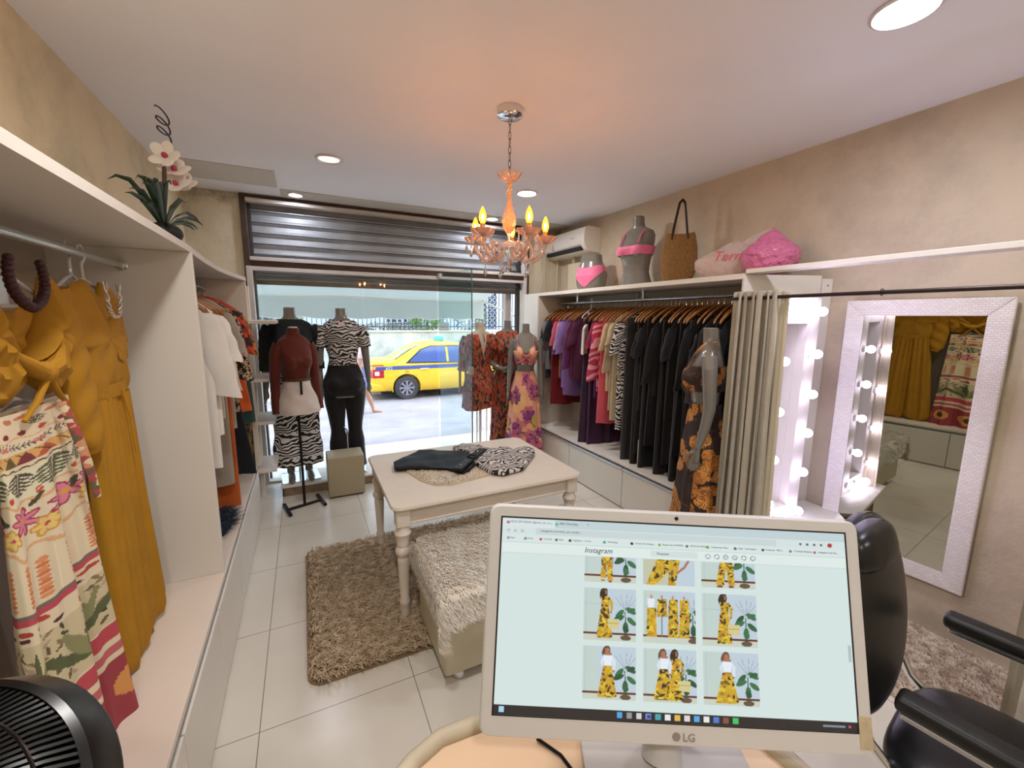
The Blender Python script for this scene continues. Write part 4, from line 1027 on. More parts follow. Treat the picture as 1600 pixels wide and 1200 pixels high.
rack = [ # y, name, category, label, material, kwargs, hanger label or None
 (4.03, 'dress', 'dark navy dress hanging at the window end of the right rail', C('navy', '#20222f'), dict(L=.72, sl=.2)),
 (3.985, 'jacket', 'grey long sleeved jacket hanging near the window end of the right rail', C('grey', '#77757a'), dict(L=.62, sl=.50, w=.21)),
 (3.94, 'blouse', 'black blouse between the grey jacket and the red dress', C('black', '#17141a'), dict(L=.5, sl=.22)),
 (3.89, 'dress', 'red dress at the far end of the right rail', C('red', '#8f1620'), dict(L=.98, sl=.0, kind='dress')),
 (3.84, 'dress', 'dark red lace dress with a straight hem behind the pink blouse', C('red2', '#74101c', .95), dict(L=1.0, w=.215, kind='dress')),
 (3.79, 'blouse', 'pink ruffled blouse next to the red dresses', C('rose', '#c4577a'), dict(L=.44, sl=.26, slw=.07, fa=.012, nf=9)),
 (3.74, 'blouse', 'pastel patterned blouse with pink trim and yellow patch', blotch('pastel_print', ['#cf7d94', '#b9a65a', '#8f6fa8', '#d8a3a0'], 14, .1, 8), dict(L=.68, sl=.3)),
 (3.69, 'blouse', 'mauve blouse just left of the lavender t-shirts', C('mauve', '#6b5590'), dict(L=.70, sl=.35)),
 (3.64, 't-shirt', 'lavender t-shirt, furthest of the lavender ones', C('lav', '#8a6cab'), dict(L=.78, sl=.30, w=.215, slw=.07)),
 (3.585, 't-shirt', 'lavender t-shirt with loose sleeve in front of the other', C('lav2', '#80619f'), dict(L=.86, sl=.34, w=.21, slw=.07)),
 (3.53, 'shirt', 'purple shirt behind the plum blouse', C('purp', '#6a2f66'), dict(L=.63, sl=.50)),
 (3.475, 'blouse', 'plum blouse with short sleeves hanging on a wooden hanger', C('plum', '#5b173f'), dict(L=.65, sl=.30, w=.215)),
 (3.42, 'blouse', 'deep plum blouse just before the white camisole', C('plum2', '#4a1236'), dict(L=.68, sl=.25)),
 (3.34, 'camisole', 'white camisole on a clear plastic hanger', C('ivory', '#ddd6cd', .6), dict(L=.40, kind='cami', w=.17)),
 (3.28, 'trousers', 'dark purple wide leg trousers reaching the counter', C('dpurp', '#321130', .7), dict(L=1.27, kind='pants', w=.19, flare=1.35)),
 (3.20, 'trousers', 'dark purple satin trousers behind the coral dress', C('dpurp2', '#3a1238', .5), dict(L=1.30, kind='pants', w=.18, flare=1.1)),
 (3.15, 'blouse', 'violet top hanging beside the crimson blouse', C('violet', '#4c2654'), dict(L=.80, sl=.2)),
 (3.10, 'blouse', 'crimson short sleeved blouse beside the pink zebra one', C('crim', '#a01c44'), dict(L=.55, sl=.25, slw=.06)),
 (3.055, 'blouse', 'pink and red zebra striped blouse on the right rail', M_zebp, dict(L=.72, sl=.55, w=.21, slw=.075)),
 (3.01, 'dress', 'coral pink dress with smooth hem below the pink zebra blouse', C('coral', '#dc5a68', .6), dict(L=1.02, w=.21, kind='dress', flare=1.1)),
 (2.955, 't-shirt', 'cream t-shirt to the left of the zebra dresses', C('cream', '#c9b893'), dict(L=.70, sl=.26)),
 (2.905, 'cardigan', 'beige ribbed cardigan on the right rail', C('beige', '#b3a184', .95), dict(L=.88, sl=.45)),
 (2.86, 'dress', 'ecru linen dress between the beige cardigan and the zebra dress', C('ecru', '#c1b190'), dict(L=.96, sl=.2)),
 (2.80, 'dress', 'zebra dress with bold black and white stripes on right rail', M_zeb, dict(L=1.02, sl=.28, w=.205, slw=.06)),
 (2.745, 'dress', 'zebra dress with finer stripes beside the black clothes', M_zebf, dict(L=.93, sl=.25)),
 (2.69, 'trousers', 'grey black trousers at the left end of the black clothes', C('gblk', '#2c2b2b', .6), dict(L=1.24, kind='pants', w=.19)),
]
GH = 'wooden hangers on the right rail'
first = True; ZR = 1.692
def put_hanger(y, label, jit=0.):
    global first
    loc = (2.6 + jit, y, ZR); rz = RND.uniform(-.22, .22)
    if first: HR.location = loc; HR.rotation_euler = (0, 0, rz); HR['label'] = label; HR['group'] = GH; first = False; return rz
    dup(HR, loc, rz, label, GH); return rz
used = {}
for i, (y, nm, lab, m, kw) in enumerate(rack):
    if nm == 'camisole': clearhanger((2.50, y, 1.685), .5, 'clear plastic hanger carrying the white camisole'); rz = .6
    else: rz = put_hanger(y, 'wooden hanger carrying the ' + ' '.join(lab.replace(',', '').split()[:7]), RND.uniform(-.015, .01))
    mk(nm.replace('-', '_'), garment(seed=i, **{**dict(nu=40), **kw}), m, label=lab, cat=nm, loc=(2.6 - (.115 if nm == 'camisole' else 0), y, 1.668 if kw.get('kind') != 'pants' else 1.61), rz=rz, group=None)
# the black section
LB_ = 'black garment packed among the many black clothes at the near end of right rail'
y = 2.63; protos = []
for k, kw in enumerate([dict(L=1.10, sl=.2, kind='dress'), dict(L=1.24, kind='pants', w=.19), dict(L=.62, sl=.45), dict(L=1.0, sl=.0, kind='dress', flare=1.15), dict(L=1.26, kind='pants', w=.18, flare=1.15), dict(L=.78, sl=.25)]):
    protos.append(garment(seed=40 + k, **kw))
pm = []
for i in range(18):
    lab = 'wooden hanger bearing one of the black garments'
    rz = put_hanger(y, lab, RND.uniform(-.02, .015)); k = (i * 5 + 1) % 6
    m = M_blk if i % 3 else M_blk2
    nm = ['black_dress', 'black_trousers', 'black_blouse', 'black_dress', 'black_trousers', 'black_blouse'][k]
    z = 1.655 - (.055 if k in (1, 4) or i % 3 == 1 else 0.02)
    if k not in used:
        used[k] = mk(nm, protos[k], m, label=LB_, cat='clothing', loc=(2.6, y, z), rz=rz, group='black clothes on the right rail')
    else:
        o = used[k].copy(); COL.objects.link(o); o.location = (2.6, y, z); o.rotation_euler = (0, 0, rz); 
    y -= .047
# trousers lying on the counter end etc.
mk('metal_leg', MB().box(2.42, 2.44, 2.50, 2.53, .396, .62, .002), M_white, label='small white metal upright on the right counter under the black clothes', cat='bracket')
# ---- left rail, window section
left = [
 (2.42, 'shirt', 'long white shirt nearest the dividing panel on left rail', C('white', '#dfd9d0'), dict(L=.84, sl=.42, w=.22, slw=.07), 1.70),
 (2.53, 't-shirt', 'white t-shirt with wide sleeve behind the long white shirt', C('white2', '#e2ddd6'), dict(L=.70, sl=.24, w=.225, slw=.08), 1.70),
 (2.64, 'blouse', 'pale lilac blouse between the white t-shirt and the cream top', C('lilac', '#cfc6da'), dict(L=.55, sl=.34), 1.70),
 (2.74, 'blouse', 'cream top with short hem on left rail', C('cream2', '#cfc5a3'), dict(L=.66, sl=.42), 1.69),
 (2.84, 'jumper', 'grey folded jumper and sleeve below the long white shirt', C('taupe', '#9a9082'), dict(L=1.06, w=.20), 1.68),
 (2.93, 'dress', 'long burnt orange skirt dress touching the left counter', C('orange', '#b5571f'), dict(L=1.24, w=.21, kind='dress'), 1.68),
 (3.02, 'tunic', 'taupe tunic with long straight side on left rail', C('taupe2', '#a39a8c'), dict(L=.80, sl=.25, w=.215), 1.71),
 (3.11, 'blouse', 'beige pink blouse with leopard lower sleeve', C('pinkbeige', '#b79f90'), dict(L=.50, sl=.28), 1.71),
 (3.20, 'blouse', 'leopard print blouse on left rail', leopard('leopard_cloth', '#2a1d17', '#c9b08c', '#3a261b', 42), dict(L=.72, sl=.45, w=.22), 1.71),
 (3.30, 'skirt', 'navy flared skirt hanging low on left rail', C('navy2', '#11131d'), dict(L=.62, kind='skirt', w=.20, flare=1.35), 1.14),
 (3.38, 'dress', 'red and black leaf print dress at the window end of left rail', blotch('red_leaf', ['#c8432a', '#2a1a16', '#d6502f', '#8e2b1e', '#b0562c'], 22, .06, 16), dict(L=.62, sl=.3, w=.22), 1.72),
 (3.46, 'skirt', 'bright orange skirt panel beside the teal one', C('orange2', '#d95f2a'), dict(L=.40, kind='skirt', w=.22, flare=1.15), 1.32),
 (3.54, 'blouse', 'orange and olive patterned blouse nearest the end panel', blotch('olive_print', ['#8a6a22', '#d2772f', '#3c2d1b', '#a5541f'], 20, .06, 14), dict(L=.75, sl=.3, w=.225), 1.70),
 (3.62, 'dress', 'dark teal dress at the very end of left rail', C('teal', '#2b4f4a'), dict(L=.86, w=.23, kind='dress', flare=1.1), 1.66),
 (3.68, 'trousers', 'olive and black printed trousers hanging behind the navy skirt', blotch('olive_dark', ['#5b4a1c', '#1b1711', '#7d6220'], 16, .08, 10), dict(L=1.24, kind='pants', w=.22), 1.62),
]
for i, (y, nm, lab, m, kw, z) in enumerate(left):
    rz = RND.uniform(-.12, .12)
    h_ = dup(HR, (-.62, y, 1.715), rz, 'wooden hanger carrying the ' + ' '.join(lab.split()[:7]), 'wooden hangers on left rail')
    mk(nm.replace('-', '_'), garment(seed=70 + i, **kw), m, label=lab, cat=nm, loc=(-.615, y, z), rz=rz)
g = MB(); g.tube([(-.44, 3.66, 1.55), (-.40, 3.665, 1.53)], .001, 4); g.box(-.41, -.38, 3.66, 3.664, 1.45, 1.53, .001)
mk('price_tag', g, mat('neon_tag', '#c6e03a', rough=.5), label='neon yellow green price tag hanging at the end of left rail', cat='tag')
# feathery navy cloth on the counter
def nf(n, r):
    a = r.rand(n) * 2 * PI; q = np.sqrt(r.rand(n)); return np.stack([-.52 + .09 * q * np.cos(a), 2.70 + .20 * q * np.sin(a), np.full(n, .424)], 1), np.tile([0, 0, 1.], (n, 1))
fb = thing('feather_boa', 'fringed navy blue cloth lying on the left counter', 'scarf', (-.52, 2.7, .42), world=True)
mk('cloth', MB().ell((-.52, 2.70, .431), (.085, .19, .010), 20, 8), C('navy3', '#1d2432'), fb)
mk('fringe', pile(1500, nf, .055, (.7, .2, 0), 5, .004, .8), strandmat('navy_fringe', '#141a26', '#36445a', 40), fb, kind='stuff', smooth=0)
# ------------------------------------------------------------------ the two outfits at the near left (facing the room)
M_must = mat('mustard_jersey', '#ad7c16', rough=.85, var=.10, vs=9, bump=.15, bs=420, bd=.002)
def fr(yc, x=-.60): return T(x, yc, 0) @ RZ(PI / 2)     # local -Y faces +X (room); local X runs along world Y
# skirt print, painted per vertex
cv = Cv(.62, 1.05, 460, '#e2d4b4'); r = random.Random(4)
def wavy(y, w, col, amp=.008, k=9): cv.line([(x, y + amp * math.sin(x * k * 2 * PI / .62)) for x in np.linspace(-.01, .63, 80)], w, col)
for i in range(12): cv.petal(.03 + i * .055, .025, .035, .02, r.random() * 3, '#c77a5c'); cv.monstera(.05 + .16 * i, .05, .05, 1.5, '#6d6a50', '#e2d4b4', '#e2d4b4')
for i in range(16): cv.ell(.02 + i * .04, .125, .0135, .020, 0, '#e8c9a2'); cv.ell(.02 + i * .04, .125, .009, .014, 0, '#7c2f3e' if i % 3 else '#b0483c')
wavy(.152, .006, '#dcae80'); wavy(.19, .003, '#4d4038', .010, 4)
for i in range(60):
    x = i * .0105; y = .19 + .010 * math.sin(x * 4 * 2 * PI / .62); cv.line([(x, y), (x + .006, y - .018)], .003, '#4f4540'); cv.line([(x, y), (x + .006, y + .018)], .003, '#5d534a')
for i in range(8): cv.flower(.05 + i * .08, .195, .016, ['#d98a78', '#c4645c', '#b5443c'])
cv.rect(0, .62, .232, .285, '#d9a865')
for i in range(16): x = i * .04; cv.poly([(x, .285), (x + .02, .238), (x + .04, .285)], ['#7f3038', '#c05a3c', '#e0bd7a', '#6b5a34'][i % 4]); cv.line([(x, .24), (x + .03, .28)], .004, '#5a4a2c')
wavy(.30, .004, '#4a3f34', .003, 20)
cv.rect(0, .62, .308, .42, '#dfdcbc')
for i in range(9): cv.monstera(.03 + i * .072, .318, .085 + .012 * (i % 2), PI / 2 + r.uniform(-.15, .15), ['#4f4a3c', '#5d6048'][i % 2], '#dfdcbc', '#dfdcbc'); cv.ell(.065 + i * .072, .40, .008, .014, 0, '#cc4a34')
wavy(.425, .008, '#dcae80', .009, 9)
for i in range(7):
    x = .04 + i * .09; cv.flower(x, .475, .042, ['#d98496', '#a53a5a', '#d9a24c'], 7, .35, r.random()); cv.flower(x + .045, .515, .03, ['#e6c978', '#cf9a4a', '#c24c5e'], 6, .6, r.random()); cv.petal(x + .02, .44, .04, .014, r.random() * 6, '#4d4c34')
wavy(.56, .008, '#dcae80', .012, 7)
for i in range(14):
    for k in range(9): cv.ell(.022 + i * .045, .59 + k * .0165, .010, .007, 0, '#d37d4f' if k % 2 else '#dd9264'); 
for i in range(14): cv.line([(.045 * i, .575), (.045 * i, .735)], .003, '#ecdcb8')
cv.rect(0, .62, .742, .750, '#7b6c62'); cv.rect(0, .62, .75, .768, '#bf4c56')
for i in range(14): cv.petal(.02 + i * .045, .785, .03, .014, r.random() * 6, '#b5483c'); cv.ell(.03 + i * .045, .805, .009, .006, 0, '#5a3238')
cv.rect(0, .62, .82, .93, '#cfc29c')
for i in range(260): cv.petal(r.random() * .62, .825 + r.random() * .1, .016, .005, r.random() * 6, r.choice(['#6b5c44', '#8a7a58', '#4b4632', '#b79a8a']))
for i in range(6):
    for q in range(5): cv.petal(.05 + i * .11, .915, .08, .017, -PI / 2 + (q - 2) * .45, ['#5c6340', '#8e8e62'][q % 2])
cv.rect(0, .62, .932, .947, '#bf4c56'); cv.rect(0, .62, .955, .962, '#c4656a'); cv.rect(0, .62, .97, 1.05, '#a04048')
for i in range(8): cv.ell(.04 + i * .08, 1.0, .03, .018, 0, '#d99a55'); cv.ell(.04 + i * .08, 1.0, .014, .009, 0, '#5a3a24')
PRINT = cv.fn()
# outfit A (leftmost)
def skirt(w0, w1, L, t, nu=460, rows=540, seed=3, split=True):
    a = np.arange(nu) * 2 * PI / nu; c, s = np.cos(a), np.sin(a); P = []
    for i in range(rows):
        v = i / (rows - 1); W = w0 + (w1 - w0) * v ** 1.1
        x = W * np.sign(c) * np.abs(c) ** .85; fold = .018 * v * np.sin(x / W * 8 + .8) + .010 * v * np.sin(x / W * 17 + 2) + .03 * v * np.exp(-((x / W - .1) / .09) ** 2)
        y = (t * (.6 + v)) * np.sign(s) * np.abs(s) ** .7 + np.where(s < 0, fold, fold * .5)
        P.append(np.stack([x, y, -v * L + .02 * v * np.sin(x / W * 3)], 1))
    P = np.array(P); u = np.linspace(0, 2 * (w0 + w1), nu + 1)
    vm = np.interp(np.linspace(0, L, rows), [0, .045, .07, .095, .125, .19, .25, .30, .335, .425, .44, .50, .66, .99], [.0, .125, .19, .26, .308, .42, .5, .56, .59, .735, .75, .82, .93, 1.04])
    uv = np.stack(np.broadcast_arrays(u[None, :] * .68, vm[:, None]), -1)
    return MB().grid(P, uv)
YA, YB2 = 1.375, 1.825
MA = T(-.585, YA, 1.385) @ RZ(PI / 2)
o = mk('wide_trousers', skirt(.155, .225, .99, .028).xf(MA), M_print, colfn=PRINT, label='wide cream trousers with tropical border print at the near left', cat='trousers')
mk('waist_tie', MB().tube([(-.545, YA + .03, 1.385), (-.53, YA + .035, 1.30), (-.52, YA + .05, 1.20), (-.515, YA + .055, 1.12)], [.009, .011, .010, .008], 8, flat=.4), blotch('tie_print', ['#d9c9a4', '#a54a48', '#6b5a40', '#c98f6a'], 60, .02, 40), o)
def sheet_top(half, zt, pts, M):
    pass
def toppart(outline, thick, M, puck=.0, nf=6, seed=0, knot=None):
    """a soft pillow-like cloth panel: outline polygon (x,z), domed and wrinkled"""
    r = np.random.RandomState(seed); n = len(outline); O = np.array(outline); c = O.mean(0); P = []
    # resample outline
    d = np.concatenate([O, O[:1]]); L = np.concatenate([[0], np.cumsum(np.linalg.norm(np.diff(d, axis=0), axis=1))]); t = np.linspace(0, L[-1], 97)[:-1]
    ox = np.interp(t, L, d[:, 0]); oz = np.interp(t, L, d[:, 1])
    for k in (1., .985, .94, .86, .74, .58, .40, .2, .02):
        x = c[0] + (ox - c[0]) * k; z = c[1] + (oz - c[1]) * k; h = thick * math.sqrt(max(0, 1 - k ** 3))
        y = -h - puck * 3 * k * (1 - k) * np.sin(nf * np.arctan2(z - c[1], x - c[0]) * 1 + seed) - puck * .5 * np.sin(x * 60 + z * 25 + seed) * (k < .97)
        if knot: y = y - .007 * (1 - k ** 6) * np.sin(16 * np.arctan2(z - knot[1], np.abs(x - knot[0]) + .001) + seed)
        P.append(np.stack([x, y, z], 1))
    B = P[0].copy(); B2 = [np.stack([c[0] + (ox - c[0]) * k, np.full(96, thick * .3 * math.sqrt(max(0, 1 - k ** 3))), c[1] + (oz - c[1]) * k], 1) for k in (.98, .6, .02)]
    g = MB(); g.grid(np.array(B2[::-1] + P)); return g.xf(M)
MA2 = T(-.60, YA, 0) @ RZ(PI / 2)
# cropped twisted blouse with long loose sleeves
g = MB()
lobe = lambda s: [(s * .0, 1.475), (s * .03, 1.43), (s * .09, 1.395), (s * .155, 1.405), (s * .19, 1.47), (s * .205, 1.60), (s * .20, 1.68), (s * .175, 1.705), (s * .15, 1.695), (s * .12, 1.62), (s * .07, 1.55)]
for s in (-1, 1): g.add(toppart(lobe(s), .045, MA2, .004, 5, 2 + s, knot=(0, 1.465)))
g.add(toppart([(-.13, 1.64), (-.05, 1.605), (.05, 1.605), (.13, 1.64), (.12, 1.50), (.05, 1.43), (-.05, 1.43), (-.12, 1.50)], .012, MA2 @ T(0, .012, 0), .004, 8, 5))
g.ell(tuple(MA2 @ Vector((0, -.045, 1.462))), (.022, .034, .026), 16, 12)
for s in (-1, 1): g.tube([tuple(MA2 @ Vector(p)) for p in ((0, -.045, 1.46), (s * .05, -.048, 1.475), (s * .11, -.04, 1.52))], [.018, .02, .006], 10)
for s in (-1, 1): g.tube([tuple(MA2 @ Vector(p)) for p in ((0, -.05, 1.455), (s * .05, -.045, 1.40), (s * .10 + .0, -.04, 1.365))], [.008, .007, .005], 8)
def slv(s, zend, rx, w0=.045, M=MA2, x0=.19):
    k = 24; P = []; b = np.arange(30) * 2 * PI / 30
    for i in range(k):
        v = i / (k - 1); cx = s * (x0 + .07 * v ** .6); cz = 1.665 - (1.665 - zend) * v; R1 = w0 + rx * math.sin(PI * min(1, v * .8 + .1)) - .02 * (v > .93)
        P.append(np.stack([cx + R1 * np.cos(b) * (1 + .03 * np.sin(3 * b + v * 12)), -.005 + (.028 + .01 * v) * np.sin(b) + .005 * np.sin(v * 30 + b * 2), np.full(30, cz) + .02 * np.cos(b) * s * .5], 1))
    g_ = MB().grid(P, cap0=True, cap1=True); return g_.xf(M)
for s in (-1, 1): g.add(slv(s, 1.20, .026))
mk('wrap_blouse', g, M_must, label='mustard cropped blouse with knotted front and long loose sleeves', cat='blouse')
clearhanger((-.615, YA, 1.70), PI / 2, 'clear plastic hanger carrying the knotted mustard blouse')
clearhanger((-.625, YA + .02, 1.395), PI / 2, 'clear plastic hanger inside the printed trousers below the mustard blouse', .15)
# bead necklace
nk = thing('bead_necklace', 'chunky maroon bead necklace hanging on the leftmost outfit', 'necklace', (-.57, YA, 1.7), world=True)
g = MB(); M_bead = mat('maroon_beads', '#3a1418', rough=.45, bump=.4, bs=300)
for i in range(23):
    t = -1 + 2 * i / 22; aa_ = t * 2.0; yy = YA - .012 + .078 * math.sin(aa_) / (1 + .12 * (1 - math.cos(aa_))); zz = 1.665 - .052 * math.cos(aa_) + .03 * abs(t)
    mk('bead', MB().ell((-.553, yy, zz), .0095 + .003 * (1 - abs(t)), 12, 8), M_bead, nk)
# outfit B
MB2 = T(-.60, YB2, 0) @ RZ(PI / 2)
g = toppart([(-.06, 1.705), (-.03, 1.665), (0, 1.655), (.03, 1.665), (.06, 1.705), (.14, 1.685), (.195, 1.60), (.225, 1.50), (.16, 1.485), (.165, 1.40), (.185, 1.335), (.05, 1.30), (-.02, 1.33), (-.1, 1.30), (-.185, 1.335), (-.165, 1.42), (-.16, 1.485), (-.225, 1.50), (-.195, 1.60), (-.14, 1.685)], .035, MB2, .005, 5, 4)
ts = mk('t_shirt', g, M_must, label='mustard t-shirt with a chest pocket hanging over matching trousers', cat='t-shirt')
mk('chest_pocket', toppart([(.04, 1.53), (.12, 1.525), (.122, 1.45), (.08, 1.43), (.042, 1.45)], .004, MB2 @ T(0, -.034, 0), .001, 3, 1), M_must, ts)
g = MB(); a = np.arange(160) * 2 * PI / 160; c, s = np.cos(a), np.sin(a)
for sd in (-1, 1):
    P = []
    for i in range(60):
        v = i / 59; W = .078 + .045 * v; xc = sd * (.070 + .042 * v); x = W * np.sign(c) * np.abs(c) ** .85
        hem = 1 - .25 * max(0, v - .96) / .04
        y = (.030 + .012 * v) * hem * np.sign(s) * np.abs(s) ** .7 - .007 * (.3 + v) * np.sin(x / W * 6 + sd) - .004 * np.sin(x / W * 13 + v)
        P.append(np.stack([xc + x * hem, y, np.full(160, 1.335 - .90 * v) + .012 * np.sin(x / W * 2.5 + sd) * v], 1))
    g.grid(P, cap1=True)
g.xf(MB2)
g2 = MB()
P = [np.stack([W * c, (.033) * s + .0015 * np.sin(a * 40), np.full(160, z)], 1) for W, z in ((.145, 1.375), (.150, 1.37), (.150, 1.335), (.146, 1.33))]
tr_ = mk('wide_trousers', g, M_must, label='long mustard wide leg trousers under the mustard t-shirt', cat='trousers')
mk('waistband', g2.grid(P).xf(MB2), M_must, tr_)
mk('drawstring', MB().tube([tuple(MB2 @ Vector(p)) for p in ((.02, -.036, 1.35), (.03, -.046, 1.25), (.028, -.05, 1.12))], .004, 6), M_must, tr_)
clearhanger((-.615, YB2, 1.705), PI / 2, 'clear plastic hanger carrying the mustard t-shirt')
clearhanger((-.635, YB2 - .02, 1.715), PI / 2 + .1, 'second clear plastic hanger behind the mustard t-shirt holding the trousers')
nk = thing('chain_necklace', 'twisted silver chain necklace on the mustard t-shirt', 'necklace', (-.56, YB2, 1.68), world=True)
g = MB()
for w_ in range(2):
    P = []
    for i in range(50):
        t = -1 + 2 * i / 49; q = i * .9 + w_ * PI
        P.append((-.548 + .004 * math.cos(q), YB2 + .055 * math.sin(t * 1.4) + .004 * math.sin(q), 1.70 - .11 * (1 - abs(t) ** 2.4) ** .7))
    g.tube(P, .0035, 6)
mk('strand', g, mat('silver', '#d8d2c8', rough=.2, metal=1., bump=.6, bs=400), nk)
# ------------------------------------------------------------------ things on the right shelf
ZS = 1.875
hf = thing('hip_form', 'grey hip form wearing pink bikini bottom on the right shelf', 'display form', (2.60, 3.50, ZS), -1.25)
def hipsh(off=0., z0=0., z1=.345, n=40, rows=26):
    zz = np.linspace(z0, z1, rows); W = np.interp(zz, [0, .05, .14, .22, .28, .345], [.118, .150, .165, .142, .115, .105]) + off; D = np.interp(zz, [0, .05, .14, .22, .28, .345], [.085, .11, .125, .10, .080, .078]) + off
    return [ring(w, d, .01 * math.sin(z * 9), z, n, .92) for z, w, d in zip(zz, W, D)]
b = mk('body', MB().grid(hipsh(), cap0=True, cap1=True), M_man, hf)
M_pink = cloth('hot_pink', '#e8739b', .6, .1)
P = np.array(hipsh(.004, .10, .27, 80, 30)); ang = np.arange(80) * 2 * PI / 80
for i in range(30):
    v = i / 29
    # bottom narrows at the sides
    lo = .03 + .15 * np.abs(np.cos(ang)) ** 1.2; hi = .215 + .03 * np.abs(np.cos(ang))
    z = lo + (hi - lo) * v
    for j in range(80):
        W = np.interp(z[j], [0, .05, .14, .22, .28, .345], [.118, .150, .165, .142, .115, .105]) + .004; D = np.interp(z[j], [0, .05, .14, .22, .28, .345], [.085, .11, .125, .10, .080, .078]) + .004
        c_, s_ = math.cos(ang[j]), math.sin(ang[j]); P[i, j] = (W * math.copysign(abs(c_) ** .92, c_), .01 * math.sin(z[j] * 9) + D * math.copysign(abs(s_) ** .92, s_), z[j])
mk('pink_bikini_briefs', MB().grid(P), M_pink, label='pink bikini bottom on the grey hip form', cat='bikini', loc=(2.60, 3.50, ZS), rz=-1.25)
LOC = (2.61, 2.87, ZS - .965)
bf = thing('bust_form', 'grey bust form wearing pink bikini top on the right shelf', 'display form', (2.61, 2.87, ZS), -1.35)
g = body((None, None), False, zmin=.94).xf(Matrix.Diagonal((1, 1, .93, 1)) @ T(0, 0, -.965 + .02))
b = mk('body', g, M_man, bf); remesh(b)
g = wrap(1.225, 1.30, .010, n=60, rows=10)
for s in (-1, 1): g.tube([(s * .09, -.12, 1.32), (s * .085, -.085, 1.39), (s * .09, -.03, 1.45), (s * .09, .05, 1.43), (s * .09, .10, 1.30)], .006, 7)
g.xf(Matrix.Diagonal((1, 1, .93, 1)) @ T(0, 0, -.965 + .02))
mk('pink_bikini_bra', g, M_pink, label='pink bandeau bikini top on the grey bust form', cat='bikini', loc=(2.61, 2.87, ZS), rz=-1.35)
# straw bag
M_straw = mat('woven_straw', '#a87f4a', rough=.85, var=.3, vs=60, bump=1., bs=130, bd=.02)
sb = thing('straw_bag', 'woven straw tote bag with dark brown handles on the right shelf', 'bag', (2.64, 2.44, ZS), -.75)
prof = [(.06, 0), (.10, .02), (.128, .09), (.136, .18), (.130, .27), (.112, .34), (.10, .37)]
a = np.arange(60) * 2 * PI / 60
P = [np.stack([r_ * np.cos(a), r_ * .38 * np.sin(a), np.full(60, z) + (.018 * np.abs(np.cos(a)) ** 3 if z > .33 else 0)], 1) for r_, z in prof]
mk('woven_body', MB().grid(P, cap0=True), M_straw, sb)
M_strap = mat('brown_strap', '#2c1a14', rough=.5)
for s in (-1, 1): mk('handle', MB().tube([(-.06, s * .035, .33), (-.05, s * .03, .42), (-.02, s * .02, .60), (0, s * .018, .625), (.02, s * .02, .60), (.045, s * .03, .42), (.055, s * .035, .33)], .012, 8, flat=.4), M_strap, sb)
# plastic bags
def crumple(rx, ry, rz, seed, tip=.0, tx_=0., n=70, k=44, amp=.05):
    r = np.random.RandomState(seed); F = r.randn(14, 3) * 4.5; ph = r.rand(14) * 6; P = []
    for i in range(k + 1):
        v = i / k; z = -math.cos(PI * v); q = math.sin(PI * v) ** .8 * (1 if z < .2 else 1 - .35 * (z - .2))
        row = []
        for j in range(n):
            t = j * 2 * PI / n; d = np.array([q * math.cos(t), q * math.sin(t), z]); w = np.abs(np.sin(F @ d + ph)).sum() / 14
            s = 1 + amp * 4 * (w - .6); row.append((d[0] * rx * s + tx_ * max(0, z - .1), d[1] * ry * s, max(0, (d[2] + 1) / 2) * rz * (1 + .0 * s) + (tip * max(0, z - .82) / .18)))
        P.append(row)
    return MB().grid(P)
M_pl = mat('frosted_plastic', '#f0dcd2', bump=1., bs=22, bd=.03, rough=.2, trans=.35, ior=1.2, alpha=.85)
M_plp = mat('pink_plastic', '#ee86b2', bump=1., bs=24, bd=.04, rough=.15, trans=.25, ior=1.2, coat=.6)
pb = thing('plastic_bag', 'clear plastic bag with red script lettering on the right shelf', 'bag', (2.62, 1.99, ZS), -.9)
mk('bag_film', crumple(.21, .10, .22, 3, .03, .05), M_pl, pb)
mk('red_script', textmb('Ternaia', .085, T(-.10, -.118, .115) @ RX(PI / 2 - .1), shear=.35), mat('bag_red', '#d23c50', rough=.5), pb)
g = MB(); g.tube([(.05, 0, .20), (.16, -.02, .27), (.23, 0, .315)], [.05, .03, .008], 10, flat=.35)
mk('twisted_neck', g, M_pl, pb)
pk = thing('plastic_bag', 'crumpled bright pink plastic bag at the near end of the right shelf', 'bag', (2.60, 1.69, ZS), -.9)
mk('bag_film', crumple(.155, .12, .235, 9, .03, .0, amp=.07), M_plp, pk)
mk('tied_tip', MB().tube([(0, 0, .21), (.005, 0, .255), (.01, 0, .285)], [.05, .02, .012], 10, flat=.6), M_plp, pk)
# ------------------------------------------------------------------ orchid
oc_ = thing('orchid_plant', 'artificial white orchid with long dark leaves on the left shelf', 'potted plant', (-.465, 2.15, 1.882))
mk('pot', MB().ell((0, 0, .035), (.06, .06, .04), 20, 12), mat('dark_pot', '#0f1510', rough=.6), oc_)
M_leaf = mat('orchid_leaf', '#24361f', rough=.4, var=.3, vs=9)
for i in range(20):
    an = (-1.57 if i % 3 else 1.3) + RND.uniform(-.75, .75); L = .12 + .22 * RND.random(); h = .03 + .15 * RND.random()
    p0 = Vector((0, 0, .05)); pts = [p0 + Vector((math.cos(an) * L * t * .6, math.sin(an) * L * t, h * math.sin(t * 2.2))) for t in (0, .3, .6, .85, 1)]
    mk('leaf', MB().tube(pts, [.005, .011, .009, .005, .001], 8, flat=.2), M_leaf, oc_)
mk('stem', MB().tube([(0, .02, .05), (-.01, .08, .14), (-.015, .15, .25), (-.02, .20, .33)], .008, 8), mat('orchid_stem', '#4a3b2c', rough=.7), oc_)
